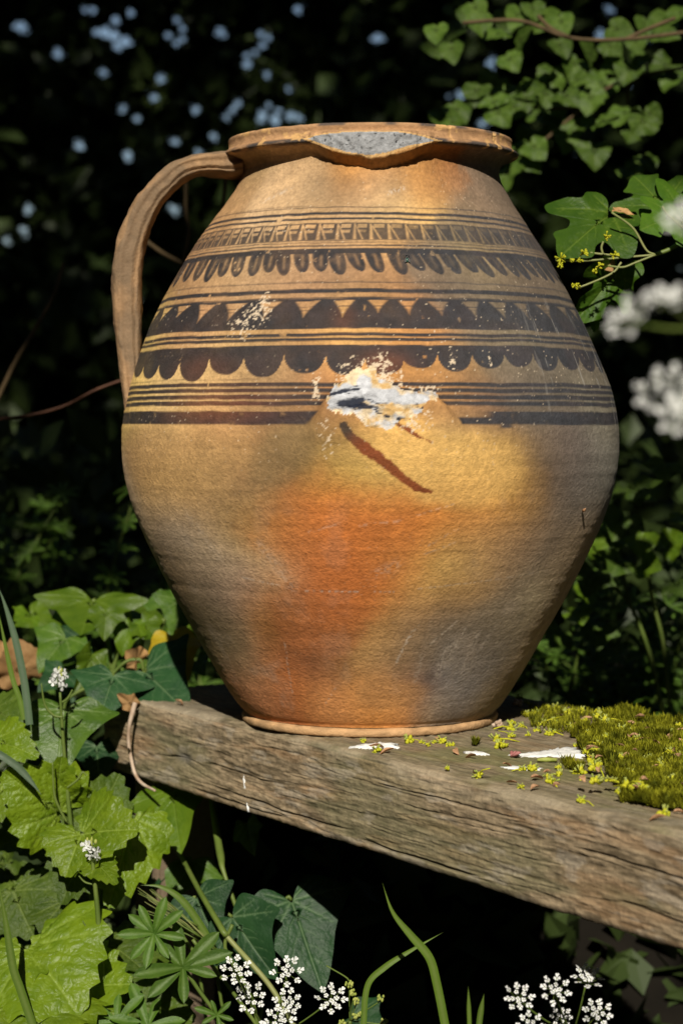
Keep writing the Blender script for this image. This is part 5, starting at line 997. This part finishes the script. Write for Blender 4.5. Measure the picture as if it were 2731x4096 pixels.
# ------------------------------------------------------------------ woodland behind, added shading canopy overhead
def leaf_cloud(P, size, seed, up=.35):
    """many small folded leaves, one mesh"""
    r = np.random.RandomState(seed); n = len(P); a = r.randn(n, 3); a /= np.linalg.norm(a, axis=1, keepdims=True); b = np.cross(a, r.randn(n, 3)); b /= np.linalg.norm(b, axis=1, keepdims=True); c = np.cross(a, b)
    s = (size * (.6 + .8 * r.rand(n)))[:, None]
    V = np.stack([P - a * s * .5, P + b * s * .33 + c * s * .08, P + a * s * .5, P - b * s * .33 + c * s * .08], 1).reshape(-1, 3)
    i = np.arange(n)[:, None] * 4; F = np.vstack([i + [0, 1, 2], i + [0, 2, 3]]); return V, F
def build_woodland():
    r = np.random.RandomState(31); n = 150000
    P = np.stack([(r.rand(n) - .5) * 11, 4.6 + 1.3 * r.rand(n) ** 1.3, -.5 + 5.2 * r.rand(n)], 1)
    keep = np.ones(n, bool)
    # gaps through which the sky twinkles
    gaps = [(360, 10, 18), (340, 40, 22), (372, 42, 24), (462, 78, 26), (420, 128, 42), (455, 140, 40), (500, 165, 34), (385, 125, 20), (520, 170, 22), (470, 185, 26), (415, 160, 18), (522, 52, 14), (612, 55, 14), (705, 80, 14), (730, 112, 24), (674, 140, 15), (706, 172, 22), (730, 155, 12), (710, 230, 14), (885, 130, 14), (824, 215, 12),
            (1040, 132, 20), (1075, 150, 22), (1050, 180, 22), (1020, 208, 20), (985, 220, 16), (988, 255, 26), (1068, 298, 16), (1258, 240, 15), (1190, 30, 13), (1255, 75, 12), (86, 110, 14), (168, 200, 14), (230, 215, 18), (218, 245, 16), (412, 286, 14), (605, 282, 12), (642, 316, 14), (688, 262, 13), (618, 388, 20), (585, 382, 13), (490, 435, 15), (540, 430, 17), (548, 474, 10),
            (955, 412, 22), (930, 438, 12), (905, 465, 22), (1050, 458, 26), (1100, 478, 36), (1075, 420, 16), (1118, 442, 24), (1160, 462, 30), (1190, 470, 20), (1040, 480, 22), (1200, 328, 12), (1155, 360, 11), (776, 500, 13), (855, 545, 20), (850, 562, 16), (700, 565, 18), (885, 568, 14), (508, 622, 17), (532, 622, 13), (318, 583, 15), (176, 528, 13), (782, 440, 12), (845, 605, 16), (792, 610, 12), (80, 755, 14), (112, 835, 12), (122, 905, 17), (92, 918, 13), (30, 935, 18), (28, 962, 16), (726, 805, 15), (700, 838, 13), (630, 1210, 9),
            (1510, 150, 12), (1515, 240, 16), (1875, 560, 10), (1930, 492, 20), (1842, 382, 12), (1945, 250, 10), (1960, 255, 9), (2372, 100, 12), (2400, 140, 14), (1610, 490, 14), (2440, 38, 10)]
    gaps = [g for i, g in enumerate(gaps) if g[2] >= 20 or i % 2]
    T = 5.0; d = P - CAM; q = CAM + d * ((T - CAM[1]) / d[:, 1])[:, None]; size = np.full(n, .135); extra = []
    for (x, y, rad) in gaps:
        c = at(x, y, T); rr = rad / FPX * (T - CAM[1]) * (.16 if rad < 26 else .34); ds = np.hypot(q[:, 0] - c[0], q[:, 2] - c[2]); keep &= ds > rr + .010
        size = np.minimum(size, np.maximum(.015, (ds - rr) * 1.25)); m = 260; a = r.rand(m) * 6.28; e = rr + .018 + .085 * r.rand(m); extra.append((np.stack([c[0] + e * np.cos(a), T + .6 * (r.rand(m) - .5), c[2] + e * np.sin(a)], 1)))
    EX = np.vstack(extra); ke = np.ones(len(EX), bool); sz = np.full(len(EX), .06); d = EX - CAM; q = CAM + d * ((T - CAM[1]) / d[:, 1])[:, None]
    for (x, y, rad) in gaps:
        c = at(x, y, T); rr = rad / FPX * (T - CAM[1]) * (.16 if rad < 26 else .34); ds = np.hypot(q[:, 0] - c[0], q[:, 2] - c[2]); ke &= ds > rr + .006; sz = np.minimum(sz, np.maximum(.012, (ds - rr) * 1.3))
    PW_ = np.vstack([P[keep], EX[ke]]); SW_ = np.r_[size[keep], sz[ke]]
    m = 9000  # unseen leaf walls beside and behind the viewer, added to cut sky light
    side = np.stack([np.where(r.rand(m) < .5, -1, 1) * (2.6 + 1.2 * r.rand(m)), -3.5 + 8.5 * r.rand(m), -.4 + 4.6 * r.rand(m)], 1); back = np.stack([(r.rand(m) - .5) * 8, -4.2 - 1.0 * r.rand(m), -.4 + 2.6 * r.rand(m)], 1)
    V2, F2 = leaf_cloud(np.vstack([side, back]), .24, 35)
    V, F = leaf_cloud(PW_, SW_, 32); F = np.vstack([F, F2 + len(V)]); V = np.vstack([V, V2])
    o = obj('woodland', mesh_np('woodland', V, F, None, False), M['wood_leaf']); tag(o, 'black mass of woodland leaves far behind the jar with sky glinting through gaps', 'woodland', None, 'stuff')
    # shaded low growth between bench and wood
    n = 22000; P = np.stack([(r.rand(n) - .5) * 8, .8 + 3.6 * r.rand(n), -.17 + .4 * r.rand(n) ** 2.0], 1)
    m = 5000; yb = .40 + .5 * r.rand(m); P = np.vstack([P, np.stack([(r.rand(m) - .5) * 3.0, yb, -.45 + .30 * sst(.36, .62, yb) + .06 * r.rand(m)], 1)]); V, F = leaf_cloud(P, .06, 33)  # second batch added over the bank to darken its sunlit soil
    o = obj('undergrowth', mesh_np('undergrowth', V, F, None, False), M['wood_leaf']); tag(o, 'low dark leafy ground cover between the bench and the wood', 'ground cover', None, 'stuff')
    # unseen leaves added overhead and behind the viewer; gaps shaped to steer the sun
    sv = np.array(SUNV); ex = np.cross([0, 0, 1.], sv); ex /= np.linalg.norm(ex); ev = np.cross(sv, ex)
    n = 52000; u = (r.rand(n) - .5) * 12; v = -1.4 + 8.5 * r.rand(n); dd = 3.0 + .9 * r.rand(n)
    hole = [(-.10, .10, .31, .42), (.08, .12, .14, .26), (-.12, -.35, .40, .50), (-.15, -.75, .5, .4), (.10, -.30, .38, .22), (.30, .84, .24, .11)]
    op = np.zeros(n, bool)
    for (cu, cv, ru, rv) in hole: op |= ((u - cu) / (ru + .11)) ** 2 + ((v - cv) / (rv + .11)) ** 2 < 1
    op |= (v < -.9) & (r.rand(n) < .5)
    P = (sv * dd[:, None] + ex * u[:, None] + ev * v[:, None])[~op]; P = P[P[:, 2] > .9]; V, F = leaf_cloud(P, .16, 34)
    o = obj('added_shade_foliage', mesh_np('added_shade_foliage', V, F, None, False), M['canopy']); tag(o, 'unseen leaves added overhead to shade the wood and let a patch of sun through', 'foliage', None, 'stuff')
build_woodland()

# ------------------------------------------------------------------ on the bench: moss, fallen flowers, bud scales, bird lime
def on_bench(x, y, dz=0.0): 
    p = at_z(x, y, dz); return p
Z8 = lambda L_: [(1800 + x * .594, 2600 + y * .594) for x, y in L_]
def moss_patch(poly, dens, hgt, seed, label, name='moss'):
    r = np.random.RandomState(seed); W = np.array([on_bench(x, y)[:2] for x, y in poly]); lo, hi = W.min(0), W.max(0); area = np.prod(hi - lo); n = int(area * dens)
    q = lo + (hi - lo) * r.rand(n, 2); j = .020 * (np.c_[fbm(q[:, 0] * 60, q[:, 1] * 60, 0, seed), fbm(q[:, 0] * 60, q[:, 1] * 60, 0, seed + 1)] - .5) * 2
    k = inpoly(q[:, 0] + j[:, 0], q[:, 1] + j[:, 1], W.tolist()); q = q[k]
    uv = (np.c_[q, np.zeros(len(q))] - BO) @ BB; q = q[(uv > .006) & (uv < BW - .004)]; q = q[fbm(q[:, 0] * 55, q[:, 1] * 55, 0, seed + 8, 4) + .25 * (r.rand(len(q)) - .5) > (.475 if dens > 1e5 else .2)]; n = len(q)
    mound = hgt * np.clip(-.15 + 1.0 * fbm(q[:, 0] * 55, q[:, 1] * 55, 0, seed + 2, 3) + 1.0 * fbm(q[:, 0] * 170, q[:, 1] * 170, 0, seed + 3, 2), .1, 2); V = []; F = []; A = []
    base = np.c_[q, np.zeros(n)]
    for t in range(5):
        a = r.rand(n) * 6.28; l = .0030 + .0030 * r.rand(n); w = .0008; zz = mound * (.35 + .65 * r.rand(n)); d = np.c_[np.cos(a), np.sin(a), np.zeros(n)]; s_ = np.c_[-np.sin(a), np.cos(a), np.zeros(n)]
        b = base + np.c_[np.zeros((n, 2)), zz - .0012] + d * .0004; tip = b + d * (l * .65)[:, None] + np.c_[np.zeros((n, 2)), l * 1.0]
        i = len(V) and sum(len(v) for v in V) or 0
        V.append(np.stack([b - s_ * w, b + s_ * w, tip], 1).reshape(-1, 3)); F.append(np.arange(n * 3).reshape(-1, 3) + i); A.append(np.stack([np.zeros(n), np.zeros(n), .4 + .6 * r.rand(n)], 1).ravel() * np.repeat(sst(.35, .65, fbm(q[:, 0] * 80, q[:, 1] * 80, 0, seed + 5)), 3))
    # the felt under the shoots
    i = sum(len(v) for v in V); a = r.rand(n) * 6.28; c_, s_ = np.cos(a), np.sin(a); e = .0016
    for sx, sy in ((1, 0), (-.5, .87), (-.5, -.87)): pass
    tri = np.stack([base + np.c_[e * (c_ * sx - s_ * sy), e * (s_ * sx + c_ * sy), mound * .35 + .0006] for sx, sy in ((1, 0), (-.5, .87), (-.5, -.87))], 1).reshape(-1, 3)
    V.append(tri); F.append(np.arange(n * 3).reshape(-1, 3) + i); A.append(np.zeros(n * 3))
    o = obj(name, mesh_np(name, np.vstack(V), np.vstack(F), {'shade': np.concatenate(A)}, False), M['moss']); tag(o, label, 'moss', 'moss on the bench', 'stuff')
M['moss'] = plain('moss', (.055, .070, .004), (.215, .210, .008), 70, .8, .15, .1, .30, 'shade', (.36, .36, .02))
def build_moss():
    moss_patch(Z8([(850, 640), (900, 545), (1000, 480), (1190, 455), (1330, 480), (1568, 535), (1760, 580), (1900, 800), (1900, 1300), (1700, 1180), (1568, 1075), (1480, 1085), (1380, 1070), (1250, 1030), (1110, 930), (1160, 870), (1110, 805), (960, 790), (980, 720), (900, 690)]), 720000, .0095, 1, 'thick olive-green moss cushion on the right end of the bench')
    moss_patch(Z8([(500, 470), (560, 400), (650, 385), (900, 420), (1000, 450), (1000, 500), (880, 560), (700, 570), (560, 530)]), 45000, .0030, 2, 'thin sparse moss along the back edge of the bench')
    moss_patch(Z8([(715, 800), (760, 755), (860, 760), (880, 800), (840, 830), (760, 835)]), 900000, .0055, 3, 'small dark moss tuft left of the big moss cushion')
    moss_patch(Z8([(150, 655), (180, 630), (225, 640), (220, 660)]), 900000, .004, 4, 'tiny dark moss tuft near the foot of the jar')
build_moss()
def blossom_mesh(seed, stalk):
    r = np.random.RandomState(seed); mb = MB()
    for k in range(13):
        d = r.randn(3); d[2] = abs(d[2]) * .8 + .1; d /= np.linalg.norm(d); l = .0030 * (.7 + .5 * r.rand()); mb.tube([d * l * .25, d * l * .7, d * l], [.0006, .0011, .0004], 5)
    for k in range(5):
        d = r.randn(3); d[2] = abs(d[2]) + .6; d /= np.linalg.norm(d); mb.tube([d * .001, d * .0042], [.0002, .0005], 4, m=1)
    if stalk: mb.tube([(0, 0, .001), (.005, .001, .0018), (.010 + .004 * r.rand(), .003 * r.randn(), .0008)], [.0005, .0004, .0003], 5)
    m = mb.mesh('blossom'); m.materials.append(M['yellow']); m.materials.append(M['bud']); return m
def scale_mesh(seed):
    r = np.random.RandomState(seed); n = 9; s = np.linspace(0, 1, n); P = np.c_[(s - .5) * .010, .0026 * (r.rand() - .3) * np.sin(s * 3 + r.rand() * 3), .0008 + .0009 * np.sin(s * 3.14 * (.6 + r.rand())) * r.rand()]; w = .0016 * np.sin(np.clip(s * 3.0 + .14, 0, 3.14)) + .0002
    u = np.array([-1, 0, 1]); V = P[:, None] + np.stack([0 * u[None] * w[:, None], u[None] * w[:, None], np.abs(u)[None] * w[:, None] * .8], -1); V2 = V + [0, 0, .0004]
    a = np.vstack([V.reshape(-1, 3), V2.reshape(-1, 3)]); g = gridq(n, 3); m = mesh_np('bud_scale', a, [np.vstack([g[:, ::-1], g + n * 3])]); m.materials.append(M['scale']); return m
def build_litter():
    r = np.random.RandomState(17); BL = [blossom_mesh(i, i % 2) for i in range(6)]; SC = [scale_mesh(i) for i in range(5)]
    fl = Z8([(520, 450), (575, 435), (650, 395), (720, 400), (790, 440), (890, 430), (990, 425), (1085, 465), (1160, 480), (880, 490), (910, 545), (810, 540), (700, 500), (620, 505), (590, 515), (480, 520), (420, 505), (410, 540), (415, 590), (580, 550), (525, 580), (660, 575), (700, 565), (340, 660), (850, 655), (930, 630), (1050, 660), (1150, 615), (1100, 770), (910, 775), (980, 765), (940, 800), (730, 800), (490, 815), (545, 815), (650, 860), (740, 850), (680, 895), (890, 880), (950, 845), (980, 890), (870, 835), (980, 980), (1070, 965), (1115, 970), (820, 1035), (1125, 1040), (1190, 1015), (1240, 1030), (1295, 1025), (1440, 1115), (195, 855), (10, 650), (310, 615), (515, 365), (465, 330), (1480, 640), (1480, 765), (1550, 715), (1040, 550), (1000, 520), (1130, 640)]) \
        + [(900 + x * .765, 2750 + y * .765) for x, y in [(722, 288), (800, 338), (962, 290), (1060, 305), (1092, 292), (1135, 290), (1165, 308), (1030, 295), (1440, 318), (1495, 260)]]
    fl += [(1620, 3100), (1700, 3200), (2680, 2990), (2720, 3080), (2640, 3120)]
    fl += [(2380 + 350 * r.rand(), 2930 + 270 * r.rand()) for _ in range(14)]
    moss_top = lambda x, y: .0075 if x > 2330 and 2890 < y < 3230 else .0
    for i, (x, y) in enumerate(fl):
        P = on_bench(x, y); u, v = bench_uv(P)
        if v < .012: v = .012; P = BO + u * BA + v * BB
        o = obj('fallen_blossom', BL[i % 6]); s = .7 + 1.0 * r.rand() ** 1.5; o.scale = (s, s, s); o.location = Vector((P[0], P[1], moss_top(x, y) + .0003)); o.rotation_euler = (r.randn() * .3, r.randn() * .3, r.rand() * 6.28)
        tag(o, 'tiny yellow-green maple flower fallen on the bench', 'blossom', 'fallen maple flowers on the bench')
    sc = Z8([(730, 460), (840, 510), (915, 480), (140, 735), (385, 790), (580, 880), (730, 915), (900, 965), (535, 950), (1000, 805), (1240, 760), (1290, 690), (1230, 640), (1350, 655), (1280, 525), (1200, 810), (1250, 1040), (1400, 1150), (1540, 1110), (1490, 775), (1180, 895), (1520, 830), (1340, 690), (650, 830)]) \
        + [(900 + x * .765, 2750 + y * .765) for x, y in [(790, 320), (850, 345), (1112, 285), (1285, 372), (1215, 350)]] + [(585, 2865 - 40), (1588, 3140), (1680, 3185)]
    sc += [(2360 + 380 * r.rand(), 2930 + 290 * r.rand()) for _ in range(26)]
    for i, (x, y) in enumerate(sc):
        P = on_bench(x, y); u, v = bench_uv(P)
        if v < .012: P = BO + u * BA + .014 * BB
        o = obj('bud_scale', SC[i % 5]); s = .55 + .75 * r.rand(); o.scale = (s, s, s); o.location = Vector((P[0], P[1], moss_top(x, y) + .0006)); o.rotation_euler = (r.randn() * .5, r.randn() * .22, r.rand() * 6.28)
        tag(o, 'curled brown bud scale lying on the bench', 'bud scale', 'bud scales on the bench')
    # dried flower head against the foot of the jar
    P = on_bench(1976, 2915); mb = MB()
    for k in range(26):
        d = r.randn(3); d[2] = abs(d[2]); d /= np.linalg.norm(d); l = .0050 * (.6 + .5 * r.rand()); mb.tube([d * l * .2 + [0, 0, .002], d * l * .7 + [0, 0, .002], d * l + [0, 0, .002]], [.0008, .0017, .0006], 5)
    o = obj('dried_flower', mb.mesh('dried_flower'), M['dry'], None, Vector((P[0] + .003, P[1], 0))); tag(o, 'crumpled tan dried flower head against the right foot of the jar', 'flower')
    P = on_bench(2070, 2830); o = obj('dried_flower', o.data, None, None, Vector((P[0], P[1], 0))); o.rotation_euler.z = 2; tag(o, 'brown dried flower head in the shade behind the right foot of the jar', 'flower')
    P = on_bench(*Z8([(410, 728)])[0]); mb = MB()
    for k in range(5):
        a = -.6 + k * .5; mb.tube([(0, 0, .001), (.004 * math.cos(a), .004 * math.sin(a), .003), (.007 * math.cos(a), .007 * math.sin(a), .004)], [.0006, .0014, .0004], 5)
    M['pink'] = plain('pink_petal', (.30, .10, .10), (.50, .22, .20), 300, .6, .3, .2, .2); o = obj('fallen_petal', mb.mesh('fallen_petal'), M['pink'], None, Vector((P[0], P[1], 0))); tag(o, 'small pink fallen flower scrap on the bench beside the white streak', 'petal')
    P = on_bench(*Z8([(645, 757)])[0]); Q = on_bench(*Z8([(720, 757)])[0]); mb = MB(); mb.tube([P + [0, 0, .0016] - (Q - P) * .8, P + [0, 0, .0018], Q + [0, 0, .0016]], [.0010, .0018, .0012], 7); o = obj('seed_pod', mb.mesh('seed_pod'), M['bud']); tag(o, 'pale yellow-green pod lying below the white streak on the bench', 'pod')
    # bird lime
    def lime(poly, label, seed, hgt=.0008, face=False):
        pts = np.array([at_face(x, y, -.0004) if face else on_bench(x, y, .0004) for x, y in poly]); vm = 0 if face else max(0, .012 - ((pts - BO) @ BB).min()); pts = pts + BB * vm; c = pts.mean(0); out = np.vstack([resample(np.vstack([pts, pts[:1]]), 64)[:-1]]); rr_ = np.random.RandomState(seed); out = c + (out - c) * (1 + .22 * rr_.randn(63))[:, None]
        nrm = -BB if face else np.array([0, 0, 1.]); V = np.vstack([c + nrm * hgt * 1.3, c + (out - c) * .6 + nrm * (hgt * (.8 + .7 * rr_.rand(63)))[:, None], c + (out - c) * .92 + nrm * hgt * .6, out - nrm * .0012]); n = 63; i = np.arange(n)
        F = [np.stack([np.zeros(n, int), 1 + i, 1 + (i + 1) % n], 1), np.vstack([np.stack([1 + k * n + i, 1 + (k + 1) * n + i, 1 + (k + 1) * n + (i + 1) % n, 1 + k * n + (i + 1) % n], 1) for k in range(2)])]
        o = obj('bird_dropping', mesh_np('bird_dropping', V - c, F), M['white'], None, Vector(c)); tag(o, label, 'dropping', 'bird droppings on the bench')
    lime(Z8([(460, 705), (600, 690), (730, 660), (840, 665), (910, 680), (890, 720), (760, 715), (620, 722), (480, 715)]), 'long white bird dropping streak beside the moss cushion', 1)
    lime(Z8([(340, 795), (430, 788), (500, 795), (590, 798), (580, 808), (450, 806)]), 'short white bird dropping below the long streak', 2)
    lime(Z8([(108, 690), (160, 684), (245, 700), (240, 712), (130, 700)]), 'faint white bird dropping near the tiny moss tuft', 3)
    lime([(900 + x * .765, 2750 + y * .765) for x, y in [(520, 325), (600, 318), (660, 308), (725, 318), (720, 332), (640, 335), (560, 338)]], 'white bird dropping on the bench edge in front of the jar', 4, .0012)
    lime([(400 + x * .638, 2700 + y * .638) for x, y in [(902, 640), (908, 660), (916, 720), (908, 722), (900, 670)]], 'white dribble down the front face of the bench, upper part', 5, .0006, True)
    lime([(400 + x * .638, 2700 + y * .638) for x, y in [(922, 800), (928, 830), (934, 860), (928, 860), (922, 830)]], 'white dribble down the front face of the bench, lower part', 6, .0006, True)
    # a fly on the painted strokes
    phi, h, R_ = .165, .3555, .1492; c = np.array([math.sin(phi) * R_, -math.cos(phi) * R_, h]); nrm = np.array([math.sin(phi), -math.cos(phi), .45]); nrm /= np.linalg.norm(nrm); up = np.array([0, 0, 1.]) - nrm * nrm[2]; up /= np.linalg.norm(up); sd = np.cross(up, nrm)
    f = empty('fly', c); tag(f, 'tiny green-bodied fly sitting on the dark finger strokes of the jar', 'fly'); M['fly'] = plain('fly_body', (.01, .05, .035), (.02, .09, .06), 900, .3, .6, .1); M['flyd'] = plain('fly_dark', (.008, .008, .01), (.02, .02, .02), 900, .4, .5, .1); M['wing'] = plain('fly_wing', (.08, .08, .08), (.14, .14, .13), 900, .3, .5, .1, .4)
    b0 = nrm * .0016
    mb = MB(); mb.tube([b0 - up * .0030, b0 - up * .0018, b0 - up * .0002, b0 + up * .0004], [.0004, .0012, .0013, .0006], 7); obj('abdomen', mb.mesh('abdomen'), M['fly'], f)
    mb = MB(); mb.tube([b0 + up * .0002, b0 + up * .0012, b0 + up * .0022], [.0007, .0013, .0006], 7); obj('thorax', mb.mesh('thorax'), M['flyd'], f)
    mb = MB(); mb.tube([b0 + up * .0022, b0 + up * .0028, b0 + up * .0034], [.0006, .0010, .0004], 7); obj('head', mb.mesh('head'), M['flyd'], f)
    for s_ in (-1, 1):
        mb = MB(); V = np.array([b0 + nrm * .0008 + up * .0012 + sd * s_ * .0005, b0 + nrm * .0010 - up * .0012 + sd * s_ * .0022, b0 + nrm * .0008 - up * .0036 + sd * s_ * .0020, b0 + nrm * .0010 - up * .0026 + sd * s_ * .0006]); mb.add(V, np.array([[0, 1, 2, 3]])); obj('wing', mb.mesh('wing'), M['wing'], f)
        for k in (-1, 0, 1): mb = MB(); mb.tube([b0 + up * (.0010 + k * .0006), b0 + sd * s_ * .0018 + up * (.0010 + k * .0014) + nrm * .0004, sd * s_ * .0026 + up * (.0010 + k * .0020)], .00016, 4); obj('leg', mb.mesh('leg'), M['flyd'], f)
    # chip of debris stuck on the right of the belly
    phi, h, R_ = .98, .172, .1905; c = np.array([math.sin(phi) * R_, -math.cos(phi) * R_, h]); mb = MB(); mb.tube([c, c + np.array([.3, -.9, .3]) * .002, c + np.array([.5, -.8, .6]) * .0030], [.0014, .0011, .0004], 5); o = obj('bud_scale', mb.mesh('bud_scale_stuck'), M['scale']); tag(o, 'brown bud scale stuck to the right side of the jar belly', 'bud scale')
build_litter()
